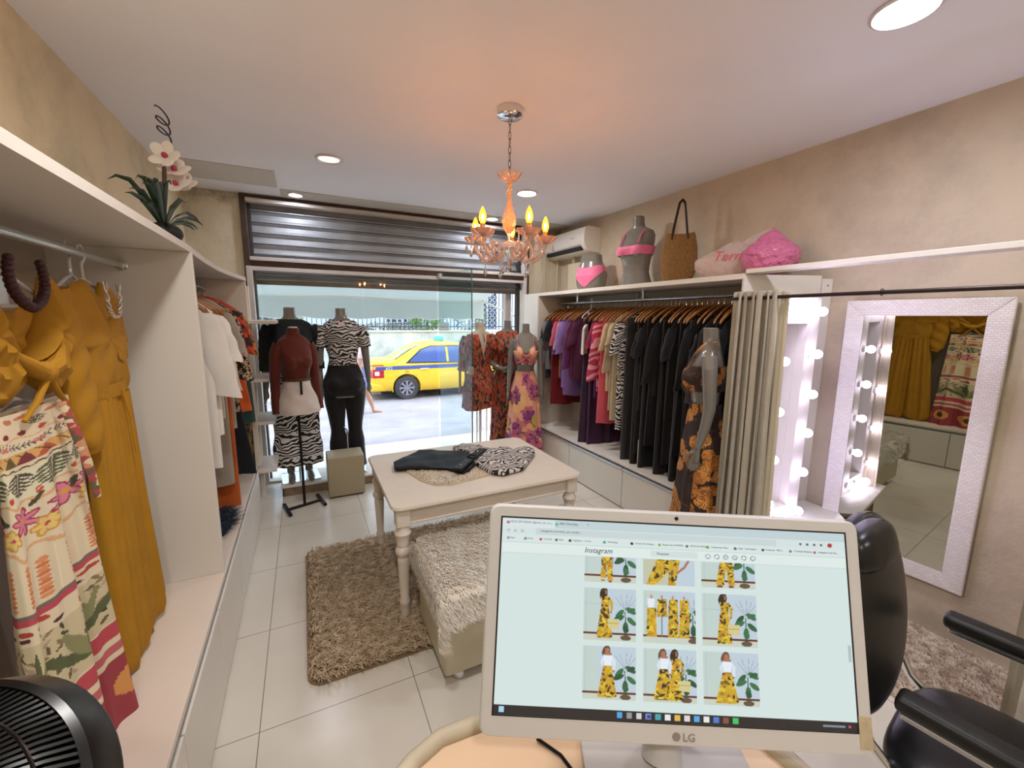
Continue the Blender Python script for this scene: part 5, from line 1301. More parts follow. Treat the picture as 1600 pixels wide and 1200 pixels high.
mk('coiled_tip', MB().tube([(-.02, .20, .33), (-.01, .27, .40), (-.01, .24, .43)] + [(-.01 + .012 * math.cos(t), .215 + .048 * math.cos(t), .452 + .030 * math.sin(t) * .6 + .0062 * (t + 1)) for t in np.linspace(-1, 15.5, 70)], .0032, 7), mat('coil_dark', '#2a1a26', rough=.4), oc_)
M_pet = mat('orchid_petal', '#efe6dc', rough=.6, sheen=.2); M_cen = mat('orchid_centre', '#b5405a', rough=.5)
for i, (x, y, z) in enumerate([(-.02, .23, .39), (.0, .27, .35), (-.02, .32, .36), (.01, .34, .31), (.0, .27, .29), (-.03, .38, .34)]):
    g = MB(); R_ = RZ(RND.uniform(-.3, .9)) @ RX(1.2 + RND.uniform(-.4, .3))
    for k in range(5):
        q = k * 2 * PI / 5 + RND.uniform(-.15, .15); g.add(MB().ell((0, 0, 0), (.036, .026, .003), 14, 8).xf(T(x, y, z) @ R_ @ RZ(q) @ T(.030, 0, 0) @ RY(-.35)))
    f_ = mk('blossom', g, M_pet, oc_); mk('centre', MB().ell((0, 0, 0), (.012, .011, .015), 10, 8).xf(T(x, y, z) @ R_), M_cen, f_)
# ------------------------------------------------------------------ cash desk, monitor
DK = thing('cash_desk', 'peach topped cash desk with pale rounded rim under the monitor', 'desk', (.3, .3, 0), world=True)
dz = .925
poly = [(.0, .475), (.11, .548), (.16, .566), (.26, .560), (.60, .45), (.66, .10), (.66, -.25), (.0, -.25)]
mk('desktop', MB().prism(poly, dz - .02, dz - .002), mat('peach_laminate', '#d6b898', rough=.35, var=.03, vs=3), DK)
rp = [(-.04, .45, dz), (.0, .48, dz), (.11, .553, dz), (.16, .571, dz), (.26, .565, dz), (.60, .455, dz), (.62, .43, dz), (.66, .10, dz), (.66, -.25, dz)]
mk('rim', MB().tube(rp, .014, 12), mat('desk_rim', '#b9ad96', rough=.4, var=.05, vs=8), DK)
mk('carcass', MB().prism([(.03, .46), (.13, .52), (.26, .51), (.57, .41), (.62, .08), (.62, -.22), (.03, -.22)], 0, dz - .02), M_inner, DK)
TLc, TRc, BRc, BLc = [Vector(v) for v in ((.2376, .5435, 1.3234), (.7229, .2962, 1.304), (.6705, .2166, 1.0088), (.1853, .4639, 1.0282))]
Xa = (TRc - TLc).normalized(); Za = (TLc - BLc).normalized(); Ya = Za.cross(Xa).normalized(); Za = Xa.cross(Ya)
MC = (TLc + TRc + BRc + BLc) / 4
MM = Matrix.Identity(4)
for i, ax in enumerate((Xa, Ya, Za)):
    for k in range(3): MM[k][i] = ax[k]
MM.translation = MC
WM_, HM_ = .548, .312
MN = thing('computer_monitor', 'white framed computer monitor showing a photo feed page on the cash desk', 'monitor', tuple(MC), world=True)
M_bez = mat('monitor_plastic', '#c2c1c1', rough=.38)
oc = rrect(WM_ / 2, HM_ / 2, .014, 5)
P = [[(x * k, y_, z * k) for x, z in oc] for k, y_ in ((.90, .030), (.985, .026), (1., .018), (1., .003), (.992, 0.), (.985, -.0005))]
g = MB().grid([r_[::1] for r_ in P], cap0=True)
sx0, sx1, sz0, sz1 = -WM_ / 2 + .0175, WM_ / 2 - .020, -HM_ / 2 + .028, HM_ / 2 - .0165
fr = MB(); oc2 = [(x * .985, z * .985) for x, z in oc]
# front bezel ring
def lerp_rect(x, z):
    return (min(max(x, sx0), sx1), min(max(z, sz0), sz1))
inner = []
for x, z in oc2:
    ix = sx1 if x > 0 else sx0; iz = sz1 if z > 0 else sz0; inner.append((ix, iz))
g.grid([[(x, -.0005, z) for x, z in oc2], [(x, -.0005, z) for x, z in inner], [(x, .002, z) for x, z in inner]])
mk('housing', g.xf(MM), M_bez, MN, smooth=30)
g = MB().grid([[(sx0 - .0006, -.0008, sz0 - .0006), (sx1 + .0006, -.0008, sz0 - .0006), (sx1 + .0006, -.0008, sz1 + .0006), (sx0 - .0006, -.0008, sz1 + .0006)], [(sx0 + .0018, -.0008, sz0 + .001), (sx1 - .0018, -.0008, sz0 + .001), (sx1 - .0018, -.0008, sz1 - .0016), (sx0 + .0018, -.0008, sz1 - .0016)]])
mk('screen_border', g.xf(MM), mat('screen_black', '#08070c', rough=.3), MN)
mk('webcam', MB().lathe([(.0001, -.0014), (.0022, -.0014), (.003, -.0006)], n=16).xf(MM @ T(.004, 0, HM_ / 2 - .008) @ RX(PI / 2) @ RX(PI) @ T(0, 0, 0)), mat('lens', '#0c0a0a', rough=.1), MN)
# the page
SW, SH = 1.0, .605
cv = Cv(SW, SH, 640, '#cfdfdd')
cv.rect(0, 1, 0, .028, '#bccdd2'); cv.rect(.0, .155, .003, .028, '#d3dfe0'); cv.rect(0, 1, .028, .055, '#cfdddd'); cv.rect(.10, .80, .031, .051, '#c3d1d2')
cv.rect(0, 1, .055, .078, '#d2e0de'); cv.rect(0, 1, .078, .0795, '#b7c6c6'); cv.rect(0, 1, .1, .101, '#b9c9c8')
cv.rect(0, 1, .0795, .112, '#d9e6e3'); cv.rect(0, 1, .112, .1133, '#bccbca'); cv.rect(.435, .57, .085, .105, '#cbdad8')
for x, c in ((.018, '#b96d86'), (.16, '#6bb08a')): cv.ell(x, .015, .005, .005, 0, c)
for i, (x, c) in enumerate([(.02, '#8c9ba3'), (.07, '#7b8487'), (.115, '#c23038'), (.16, '#55636b'), (.2, '#5a4436'), (.30, '#5ba07b'), (.38, '#1c2226'), (.46, '#74ad4c'), (.54, '#52636b'), (.60, '#6ea83a'), (.68, '#555f66'), (.76, '#30393e'), (.84, '#6d767b'), (.91, '#b94f6c')]): cv.ell(x, .066, .0045, .0045, 0, c)
for i, x in enumerate((.03, .05, .07)): cv.ell(x - .01, .041, .004, .004, 0, '#5f6a70'); cv.ell(x - .01, .041, .0028, .0028, 0, '#cfdddd')
cv.ell(.955, .041, .007, .007, 0, '#a62a37')
for x in (.87, .89, .91, .93): cv.ell(x, .041, .004, .004, 0, '#56636a')
for i in range(6):
    x = .60 + i * .026; cv.ell(x, .095, .0075, .0075, 0, '#39444a'); cv.ell(x, .095, .0058, .0058, 0, '#d9e6e3')
    if i in (2, 3): cv.line([(x - .003, .095), (x + .003, .095)], .0015, '#39444a')
cv.rect(.988, .996, .35, .40, '#a9b8bb')
rr = random.Random(21)
CL = ['#c9a51d', '#d9b71f', '#b98a1c', '#3a2a14', '#2a2112', '#e0c53a', '#6e5a1c', '#c98a2a', '#8c7a24']
def blob(poly_, n=60):
    q = cv.pmask(poly_)
    if q is None: return
    keep = cv.a.copy(); xs = [p[0] for p in poly_]; ys = [p[1] for p in poly_]
    cv.poly(poly_, '#c4a022'); 
    for _ in range(n): cv.petal(rr.uniform(min(xs), max(xs)), rr.uniform(min(ys), max(ys)), rr.uniform(.010, .022), rr.uniform(.004, .009), rr.random() * 6.3, rr.choice(CL))
    m_ = np.zeros(cv.a.shape[:2], bool); m_[q[0]] = q[1]; cv.a = np.where(m_[..., None], cv.a, keep)
gx = [(.243, .393), (.412, .562), (.580, .735)]; gy = [(.113, .195), (.2125, .372), (.389, .548)]
def photo(ci, ri):
    x0, x1 = gx[ci]; y0, y1 = gy[ri]; w = x1 - x0; H_ = .160; yt = y1 - H_ if ri == 0 else y0
    keep = cv.a.copy()
    P_ = lambda u, v: (x0 + u * w, yt + v * H_)
    cv.rect(x0, x1, y0, y1, '#b9cad6'); cv.rect(x0, x0 + w * .30, y0, y1, '#bccdc8'); cv.rect(x0 + w * .05, x0 + w * .055, y0, y1, '#a9bbbd'); cv.rect(x0 + w * .42, x0 + w * .425, y0, y1, '#aabccb')
    cv.rect(x0, x1, max(y0, yt + H_ * .30), max(y0, yt + H_ * .308), '#a6b8c2')
    if (ci, ri) != (1, 0):
        cv.rect(x0, x1, yt + H_ * .84, yt + H_ * .875, '#5e2019'); cv.rect(x0, x1, yt + H_ * .875, y1, '#c3ccbf')
        px = .80 if (ci, ri) != (1, 1) else .95
        cv.ell(*P_(px, .93), w * .10, H_ * .05, 0, '#5b4a38'); cv.line([P_(px, .9), P_(px - .01, .45)], .003, '#2c5a3a')
        if ri: 
            for a_ in (-2.2, -1.9, -1.5, -1.2, -.9): cv.line([P_(px, .42), (P_(px, .42)[0] + .05 * math.cos(a_), P_(px, .42)[1] + .05 * math.sin(a_))], .0012, '#7d8a90')
        for (du, dv, a_, L) in ((-.09, .40, 2.2, .05), (.02, .36, .6, .045), (-.06, .52, 2.7, .045), (.06, .55, .7, .045), (0, .62, 1.6, .05), (.05, .44, -.4, .035), (-.04, .7, 1.2, .03)): cv.petal(*P_(px + du * .5, dv), L * .72, .015, a_, rr.choice(['#1f5a38', '#2b6b41', '#174a30']))
    k = (ci, ri); SK, HAIR = '#a56f54', '#1f1512'
    def pers(u, top, pose, white=False, hair=HAIR, wide=.16, bag=False, v1=.95):
        cv.ell(*P_(u - .02, top + .08), w * .075, H_ * .12, .2, hair); 
        cv.ell(*P_(u, top + .055), w * .042, H_ * .05, 0, SK)
        body_ = [P_(u - .07, top + .14), P_(u + .10, top + .14), P_(u + .08, top + .36), P_(u - .06, top + .36)]
        arm_ = [P_(u + .09, top + .15), P_(u + .16, top + .24), P_(u + .15, top + .42), P_(u + .11, top + .42)]
        if white: cv.poly(body_, '#dfe8f2'); cv.poly(arm_, '#d5dfea'); cv.poly([P_(u - .07, top + .14), P_(u - .13, top + .28), P_(u - .08, top + .38)], '#d5dfea'); cv.poly([P_(u - .05, top + .10), P_(u + .08, top + .10), P_(u + .09, top + .15), P_(u - .06, top + .15)], SK)
        else: blob(body_, 20); blob(arm_, 10)
        cv.ell(*P_(u + .12, top + .44), w * .02, H_ * .025, 0, SK)
        blob([P_(u - .07, top + .34), P_(u + .08, top + .34), P_(u + wide, v1 - .02), P_(u + wide * .4, v1), P_(u - wide, v1)], 70)
        cv.ell(*P_(u - .02, top + .1), w * .03, H_ * .09, .1, hair) if pose else None
        if bag: cv.poly([P_(u + .06, .58), P_(u + .28, .58), P_(u + .27, .78), P_(u + .07, .76)], '#cfc489'); cv.line([P_(u + .06, .66), P_(u + .27, .66)], .0015, '#8a8050')
    if k == (0, 0): blob([P_(.33, .4), P_(.55, .4), P_(.55, .95), P_(.45, .95), P_(.44, .6), P_(.42, .9), P_(.32, .9)], 60); cv.line([P_(.56, .5), P_(.48, .56)], .004, SK); cv.ell(*P_(.36, .95), .006, .003, 0, SK); cv.ell(*P_(.50, .97), .006, .003, 0, '#a8323a')
    if k == (1, 0): cv.rect(x0, x0 + w * .6, y0, y1, '#bdbfa8'); blob([P_(.28, .45), P_(.72, .45), P_(.62, 1.0), P_(.48, 1.0), P_(.50, .7), P_(.24, 1.), P_(.06, 1.)], 90); cv.line([P_(.88, .48), P_(.80, .62), P_(.66, .74)], .007, SK)
    if k == (2, 0): blob([P_(.36, .4), P_(.58, .4), P_(.62, .93), P_(.50, .93), P_(.46, .58), P_(.42, .93), P_(.27, .93)], 80); cv.ell(*P_(.34, .96), .009, .004, 0, '#8a3a2a'); cv.ell(*P_(.55, .96), .008, .004, 0, '#8a3a2a')
    if k == (0, 1): pers(.40, .02, 1, bag=True, wide=.15)
    if k == (1, 1):
        for u, wt in ((.16, 1), (.36, 0), (.57, 0), (.78, 0)):
            cv.ell(*P_(u, .12), w * .022, H_ * .04, 0, '#b98d70')
            if wt: cv.poly([P_(u - .08, .16), P_(u + .06, .16), P_(u + .05, .33), P_(u - .06, .33)], '#dfe6ee')
            blob([P_(u - .08, .33 if wt else .16), P_(u + .09, .33 if wt else .16), P_(u + .10, .50 if u == .36 else .88), P_(u - .10, .50 if u == .36 else .88)], 55)
        cv.line([P_(.36, .5), P_(.36, .86)], .003, '#6b7076')
    if k == (2, 1): pers(.40, .02, 1, bag=True, wide=.14)
    if k == (0, 2): pers(.46, .02, 0, white=True, hair='#5c3c2a', wide=.18)
    if k == (1, 2): pers(.38, .03, 0, white=True, hair='#6b4630', wide=.19); pers(.60, .03, 1, bag=True, wide=.14)
    if k == (2, 2): pers(.42, .03, 0, white=True, hair='#6b4630', wide=.21)
    m_ = np.zeros(cv.a.shape[:2], bool); m_[int(y0 * cv.r):int(y1 * cv.r), int(x0 * cv.r):int(x1 * cv.r)] = True
    cv.a = np.where(m_[..., None], cv.a, keep)
for ci in range(3):
    for ri in range(3): photo(ci, ri)
cv.rect(0, 1, .576, .605, '#0b0f1a')
ics = ['#3fa0e0', '#8a9096', '#c9cdd2', '#6a7fd0', '#2fa0a8', '#e0e4e8', '#d9b24a', '#d8d4d6', '#4aa0dc', '#e3e3e3', '#3b78c9', '#7a4a3c', '#2fbf5f']
for i, c in enumerate(ics): x = .34 + i * .0265; cv.rect(x, x + .015, .582, .599, c); 
cv.rect(.424, .433, .586, .595, '#1a3a6a')
cv.rect(.016, .030, .582, .598, '#9fd0ee'); cv.rect(.905, .965, .588, .593, '#7a8590'); cv.ell(.978, .590, .004, .004, 0, '#c04a6a')
nuu, nvv = 640, 390
U_, V_ = np.meshgrid(np.linspace(0, 1, nuu), np.linspace(0, 1, nvv), indexing='xy')
P = np.stack([sx0 + .0015 + U_ * (sx1 - sx0 - .003), np.full(U_.shape, -.0003), sz1 - .001 - V_ * (sz1 - sz0 - .002)], -1)
g = MB().grid(P[:, ::-1], np.stack([U_[:, ::-1] * SW * .9999, V_ * SH], -1), closed=False)
mk('screen', g.xf(MM), painted('screen_image', .45, SCREEN_E), MN, colfn=cv.fn(), smooth=0)
tx_ = MB(); sw = sx1 - sx0; shh = sz1 - sz0
def scr(s, u, v, size, align='LEFT', shear=0.): tx_.add(textmb(s, size, MM @ T(sx0 + u * sw, -.0010, sz1 - v / SH * shh) @ RX(PI / 2), align, .0001, shear))
scr('VÍCIO EM MODA (@vicio_em_m...', .026, .018, .0042); scr('(480) WhatsApp', .168, .018, .0042); scr('x', .145, .018, .004); scr('+', .20 + .05, .018, .005)
scr('instagram.com/vicio_em_moda_/', .115, .044, .0045)
for s, u in (('Apps', .028), ('Gmail', .078), ('YouTube', .124), ('Maps', .168), ('PagSeguro - A solu...', .21), ('WhatsApp', .31), ('Sorteio No Instagra...', .39), ('Replace de DOMINIO', .47 - .002), ('VÍCIO DA MODA', .55 - .002), ('Campeonato Shau...', .61 - .002), ('Login - Loja Integra...', .69 - .004), ('Comarcas - 982 S...', .765), ('O Senado Notícias...', .848), ('Instagram você não...', .918)): scr(s, u, .069, .0034)
scr('Instagram', .243, .103, .0105, 'LEFT', .28); scr('Pesquisar', .452, .099, .0048)
mk('screen_text', tx_, mat('screen_ink', '#1d2428', rough=.6), MN, smooth=0)
lg = textmb('LG', .0145, MM @ T(.0085, -.0014, -HM_ / 2 + .0075) @ RX(PI / 2))
lg.add(MB().lathe([(.0001, -.0012), (.0052, -.0012), (.0058, -.0006)], n=20).xf(MM @ T(.0, -.0002, -HM_ / 2 + .0125) @ RX(PI / 2) @ RX(PI)))
mk('logo', lg, mat('logo_grey', '#857d78', rough=.4), MN)
mk('tape', MB().box(WM_ / 2 - .020, WM_ / 2 - .002, -.0012, -.0004, -HM_ / 2 + .008, -HM_ / 2 + .05, .0002).xf(MM), mat('old_tape', '#b8a98e', rough=.5, var=.2, vs=60), MN)
ft = MM @ Vector((.0, .03, -.08)); 
g = MB().tube([tuple(ft + Vector((0, 0, .03))), (ft.x + .012, ft.y + .015, dz + .06), (ft.x, ft.y, dz + .012)], [.024, .024, .03], 16)
mk('stand_neck', g, M_bez, MN)
bz_ = T(ft.x - .01, ft.y - .03, dz - .0) @ RZ(math.atan2(Xa.y, Xa.x))
mk('stand_base', MB().prism(rrect(.125, .085, .03), .0, .012, bz_, bev=.003), M_bez, MN)
g = MB(); g.tube([(.30, .50, dz + .003), (.32, .46, dz + .004), (.325, .42, dz + .004), (.36, .35, dz + .004)], .0028, 6)
mk('power_cable', g, M_black, label='thin black cable lying on the desk below the monitor', cat='cable')
g = MB(); g.tube([(.52, .45, dz + .006), (.50, .38, dz + .006), (.53, .30, dz + .006), (.60, .22, dz + .006)], .004, 6)
mk('power_cable', g, M_porc, label='thick white cable on the desk at the right of the stand', cat='cable')

# ------------------------------------------------------------------ salon chair
M_lea = mat('black_leather', '#131314', rough=.33, spec=.5, bump=.08, bs=90, bd=.003)
SC = thing('salon_chair', 'black leather salon chair with headrest and padded arms at the right', 'chair', (1.50, .26, 0), .15)
def cushion(w, d, h, n=56, k=20, p=.75, e=.35):
    a = np.arange(n) * 2 * PI / n; P = []
    for i in range(k + 1):
        v = -math.cos(PI * i / k); s = max(.004, (1 - abs(v) ** 2.6) ** (1 / 2.2) if abs(v) < 1 else 0)
        P.append(np.stack([w * s * np.sign(np.cos(a)) * np.abs(np.cos(a)) ** p, d * s * np.sign(np.sin(a)) * np.abs(np.sin(a)) ** p, np.full(n, v * h)], 1))
    return MB().grid(P)
mk('seat', cushion(.25, .27, .065, p=.55).xf(T(0, -.08, .47)), M_lea, SC)
mk('backrest', cushion(.255, .27, .06, p=.9, e=.5).xf(T(-.05, .275, .785) @ RX(PI / 2 - .18)), M_lea, SC)
mk('headrest', cushion(.105, .05, .04, p=.65, e=.5).xf(T(-.285, .235, 1.075) @ RX(PI / 2 - .3)), M_lea, SC)
mk('back_piping', MB().tube([(-.035 + .19 * math.cos(t), .218 - .0, .80 + .235 * math.sin(t)) for t in np.linspace(-.9, 3.9, 40)], .003, 6).xf(Matrix.Identity(4)), M_lea, SC) if False else None
for s in (-1, 1):
    arm = mk('armrest', MB().box(s * .245 - .032, s * .245 + .032, -.32, .155, .685, .725, .014, seg=3), mat('worn_arm_pad', '#1a1917', rough=.45, var=.5, vs=18), SC)
    mk('arm_plate', MB().box(s * .245 - .026, s * .245 + .026, -.31, .14, .672, .686, .002), M_chrome, arm)
    mk('arm_bracket', MB().tube([(s * .245, -.05, .675), (s * .25, -.05, .50), (s * .18, -.05, .41)], .012, 10), M_chrome, arm)
    mk('back_tube', MB().tube([(s * .17 - .01, .275, .72), (s * .18, .26, .62), (s * .19, .20, .50), (s * .19, .12, .435), (s * .17, .0, .42)], .013, 12), M_chrome, SC)
mk('pedestal', MB().lathe([(.24, 0), (.24, .012), (.06, .035), (.035, .05), (.035, .41)], n=36), M_chrome, SC)
# ------------------------------------------------------------------ fan
FN = thing('pedestal_fan', 'black pedestal fan with ribbed round cage at the lower left corner', 'fan', (-.33, .60, 0), world=True)
fc = Vector((-.395, .585, 1.02)); fa_ = Vector((-.30, -.62, .52)).normalized()
q = fa_.to_track_quat('Z', 'Y').to_matrix().to_4x4(); q.translation = fc
M_fan = mat('glossy_black_plastic', '#0b0b0c', rough=.3, spec=.6)
RF = .165
mk('rim_band', MB().lathe([(RF, -.045), (RF + .006, -.034), (RF + .006, .005), (RF, .012), (RF - .004, .005), (RF - .004, -.04), (RF, -.045)], n=72, cap=False).xf(q), M_fan, FN)
g = MB()
for i in range(120):
    a = i * 2 * PI / 120; pts = []
    for t in np.linspace(0, 1, 8):
        r_ = .04 + (RF - .042) * t; aa = a + .5 * (1 - t); pts.append((r_ * math.cos(aa), r_ * math.sin(aa), .055 * (1 - t ** 2.6) + .008))
    g.tube(pts, .0024, 4)
for r_ in (.07, .105, .14): g.tube([(r_ * math.cos(t), r_ * math.sin(t), .055 * (1 - ((r_ - .04) / (RF - .042)) ** 2.6) + .009) for t in np.linspace(0, 2 * PI, 49)[:-1]], .002, 5, closed=True)
g.lathe([(.0001, .07), (.03, .068), (.042, .06), (.042, .055)], n=30)
mk('front_grill', g.xf(q), M_fan, FN)
g = MB()
for i in range(120):
    a = i * 2 * PI / 120; g.tube([((RF - .002 - (RF - .06) * t) * math.cos(a - .4 * t), (RF - .002 - (RF - .06) * t) * math.sin(a - .4 * t), -.04 - .05 * math.sin(t * 1.6)) for t in np.linspace(0, 1, 6)], .0028, 4)
mk('rear_grill', g.xf(q), M_fan, FN)
for i in range(5):
    a = i * 2 * PI / 5; P = []
    for t in np.linspace(0, 1, 8):
        r_ = .03 + .115 * t; P.append([(r_ * math.cos(a + b), r_ * math.sin(a + b), -.015 + .05 * b) for b in np.linspace(-.10 - .35 * t * (1 - t * .3), .15 + .35 * t, 7)])
    mk('fan_blade', MB().grid(P, closed=False).xf(q), mat('dark_blade', '#141416', rough=.3), FN)
mk('motor_housing', MB().lathe([(.0001, -.16), (.045, -.155), (.06, -.12), (.06, -.09), (.03, -.03), (.03, .0)], n=30).xf(q), M_fan, FN)
hub = q @ Vector((0, 0, -.12))
mk('pole', MB().tube([tuple(hub), (hub.x, hub.y, .9), (hub.x, hub.y, .02)], .014, 12), M_black, FN)
mk('base', MB().lathe([(.19, 0), (.19, .012), (.05, .03), (.02, .06)], c=(hub.x, hub.y, 0), n=36), M_fan, FN)
# ------------------------------------------------------------------ clothes on the table
tz = .66
mt = thing('fur_mat', 'small cream fluffy mat lying on the white table', 'mat', (.85, 2.45, tz), world=True)
mp_ = [(.49, 2.60), (.56, 2.30), (.62, 2.20), (.70, 2.17), (1.0, 2.22), (1.16, 2.28), (1.20, 2.5), (1.15, 2.68), (.95, 2.74), (.6, 2.72)]
mk('backing', MB().prism(mp_, tz, tz + .006, bev=.002), mat('mat_back', '#cbb99e', rough=.9), mt)
MPc = np.array(mp_); cM = MPc.mean(0)
def mf(n, r):
    i = r.randint(0, len(MPc), n); t = r.rand(n)[:, None]; e_ = MPc[i] * (1 - t) + MPc[(i + 1) % len(MPc)] * t; k_ = np.sqrt(r.rand(n))[:, None] * .98; p_ = cM + (e_ - cM) * k_
    return np.concatenate([p_, np.full((n, 1), tz + .006)], 1), np.tile([0, 0, 1.], (n, 1))
mk('fur', pile(9000, mf, .013, (.3, -.3, 0), 12, .0018, .8), strandmat('mat_fur', '#e9dcc8', '#f6efe2', 14), mt, kind='stuff', smooth=0)
def flat_cloth(outline, z, h, seed, n=120, wr=.006, k=5):
    r = np.random.RandomState(seed); O = np.array(outline); d = np.concatenate([O, O[:1]]); L = np.concatenate([[0], np.cumsum(np.linalg.norm(np.diff(d, axis=0), axis=1))]); t = np.linspace(0, L[-1], n + 1)[:-1]
    ox, oy = np.interp(t, L, d[:, 0]), np.interp(t, L, d[:, 1]); c = O.mean(0); P = []; F = r.randn(6, 2) * 28; ph = r.rand(6) * 6
    for kk, hh_ in ((1, 0), (1.01, .4), (.99, .8), (.95, 1), (.88, 1), (.78, 1), (.66, 1), (.52, 1), (.38, 1), (.24, 1), (.12, 1), (.01, 1)):
        x, y = c[0] + (ox - c[0]) * kk, c[1] + (oy - c[1]) * kk; w = sum(np.sin(F[i, 0] * x + F[i, 1] * y + ph[i]) for i in range(6)) / 6
        P.append(np.stack([x, y, z + h * hh_ + wr * w * hh_ * (kk < .99) + (.001 if hh_ else 0)], 1))
    P = np.array(P); uv = np.stack([P[..., 0], P[..., 1]], -1); uv = np.concatenate([uv, uv[:, :1]], 1)
    return MB().grid(P, uv, cap1=True)
g = flat_cloth([(.47, 2.63), (.45, 2.50), (.54, 2.475), (.66, 2.42), (.74, 2.37), (.80, 2.27), (.86, 2.30), (1.08, 2.55), (1.04, 2.62), (.93, 2.66), (.78, 2.74), (.66, 2.78)], tz + .016, .016, 5, wr=.010)
sk = mk('leather_skirt', g, mat('black_faux_leather', '#101112', rough=.5, spec=.3, bump=.2, bs=40, bd=.004), label='folded black faux leather skirt with buckle on the cream mat', cat='skirt')
ang_ = math.atan2(.32, .24)
WB = T(.915, 2.43, tz + .048) @ RZ(.81)
mk('waist_belt', MB().box(-.21, .21, -.03, .03, -.010, .006, .003, WB), mat('black_belt', '#111214', rough=.4), sk)
bk = MB()
for x0_, x1_, y0_, y1_ in ((-.03, .03, -.024, -.018), (-.03, .03, .018, .024), (-.03, -.024, -.024, .024), (.024, .03, -.024, .024)): bk.box(x0_ + .02, x1_ + .02, y0_, y1_, .006, .012, .001, WB)
mk('buckle', bk, mat('black_buckle', '#0b0b0c', rough=.2), sk)
g = MB()
for x in (-.15, -.07, .12): g.ell(tuple(WB @ Vector((x, 0, .008))), (.005, .005, .003), 10, 6)
mk('stud', g, M_chrome, sk)
g = flat_cloth([(.96, 2.22), (1.02, 2.16), (1.17, 2.19), (1.24, 2.27), (1.38, 2.42), (1.42, 2.50), (1.37, 2.56), (1.30, 2.50), (1.22, 2.62), (1.14, 2.60), (1.08, 2.74), (.98, 2.80), (.90, 2.76), (.97, 2.6), (.92, 2.45), (.94, 2.30)], tz + .010, .026, 8, wr=.012)
mk('zebra_blouse', g, zebra('zebra_table', '#171413', '#d8cfc8', 14, 12, .13), label='crumpled zebra print blouse lying on the white table', cat='blouse')
# ------------------------------------------------------------------ the street
M_asph = mat('asphalt', '#97929a', rough=.85, var=.2, vs=1.5, bump=.2, bs=40, bd=.01)
M_pave = mat('pavement', '#e6e2dd', rough=.85, var=.15, vs=3)
gd = MB().grid([[(-14, 4.62, -.02), (20, 4.62, -.02)], [(-14, 5.9, -.16), (20, 5.9, -.16)]], closed=False)
o = st('pavement_near', gd, M_pave); 
gd = MB().grid([[(-14, 5.9, -.16), (20, 5.9, -.16)], [(-14, 6.0, -.26), (20, 6.0, -.26)], [(-14, 8.4, -.52), (20, 8.4, -.52)], [(-14, 12.0, -.54), (20, 12.0, -.54)]], closed=False)
st('road', gd, M_asph)
st('pavement_far', MB().box(-14, 20, 12.0, 16, -.6, -.42, .01), M_pave)
st('garden_wall', MB().box(-14, 20, 12.75, 12.95, -.45, 1.19, .01), mat('stained_stucco', '#bcc6cc', rough=.9, var=.3, vs=3, bump=.3, bs=20, bd=.02))
FE = thing('iron_fence', 'black iron railing on top of the stained garden wall across the street', 'fence', (2, 12.85, 1.19), world=True)
M_iron = mat('fence_iron', '#3f474f', rough=.6, metal=.3)
for z in (1.3, 2.5): mk('rail', MB().box(-6, 12, 12.84, 12.86, z, z + .03, .002), M_iron, FE)
g = MB()
for i in range(150): x = -5.9 + i * .12; g.box(x, x + .018, 12.84, 12.862, 1.19, 2.75 + .06 * (i % 2), 0)
fe = mk('bars', g, M_iron, FE, kind='stuff')
HS = thing('house', 'pale blue house with barred windows behind the iron fence', 'house', (3, 16, -.4), world=True)
mk('wall', MB().box(-10, 14, 15.6, 16, -.4, 5.5, 0), mat('pale_blue_wall', '#b4bfd0', rough=.9, var=.08, vs=2), HS)
M_pane = mat('dark_pane', '#39435a', rough=.3); M_grl = mat('white_grille', '#c5cbd4', rough=.5)
for x0_, x1_, z0_, z1_ in ((.75, 1.35, 1.15, 2.2), (2.65, 3.85, 1.15, 2.2), (6.35, 7.0, 1.2, 3.0), (-1.6, -.9, 1.2, 2.2)):
    wn = mk('window', MB().box(x0_, x1_, 15.56, 15.6, z0_, z1_, .005), M_pane, HS); g = MB()
    nx_, nz_ = max(2, int((x1_ - x0_) / .2)), int((z1_ - z0_) / .2)
    for i in range(nx_ + 1): x = x0_ + (x1_ - x0_) * i / nx_; g.box(x - .01, x + .01, 15.5, 15.52, z0_, z1_, 0)
    for i in range(nx_):
        for k in range(nz_):
            cx_, cz_ = x0_ + (x1_ - x0_) * (i + .5) / nx_, z0_ + (z1_ - z0_) * (k + .5) / nz_
            g.tube([(cx_ + .075 * math.cos(t), 15.51, cz_ + .075 * math.sin(t)) for t in np.arange(10) * 2 * PI / 10], .010, 4, closed=True)
    mk('grille', g, M_grl, wn)
def bush(label, x, y, z, rx, rz_, n, cols, name='shrub', leafs=.07, seed=0):
    r = np.random.RandomState(seed); t = thing(name, label, 'shrub', (x, y, z), world=True)
    def f_(n_, r_):
        d = r_.randn(n_, 3); d /= np.linalg.norm(d, axis=1, keepdims=True); k_ = (.5 + .5 * r_.rand(n_))[:, None]
        return np.array([x, y, z + rz_]) + d * k_ * np.array([rx, .35, rz_]), d
    mk('foliage', pile(n, f_, leafs, (0, 0, .2), seed, .02, .6), strandmat(label[:20], *cols, 4), t, kind='stuff', smooth=0)
    mk('stem', MB().tube([(x, y, -.43), (x, y, z + rz_)], .03, 6), M_brown, t)
bush('leafy green and white shrub behind the left end of the street fence', -.55, 13.4, 1.2, .75, .55, 1500, ('#3f4f3c', '#a9b59c'), seed=3)
bush('bright green bush behind the fence above the taxi roof', 3.55, 13.3, 1.15, .55, .32, 1200, ('#4d7a35', '#9cc07a'), seed=4)
bush('low greyish green shrub with red blooms behind the middle of the fence', 2.2, 13.3, 1.1, .9, .16, 500, ('#56655a', '#9aa898'), seed=5)
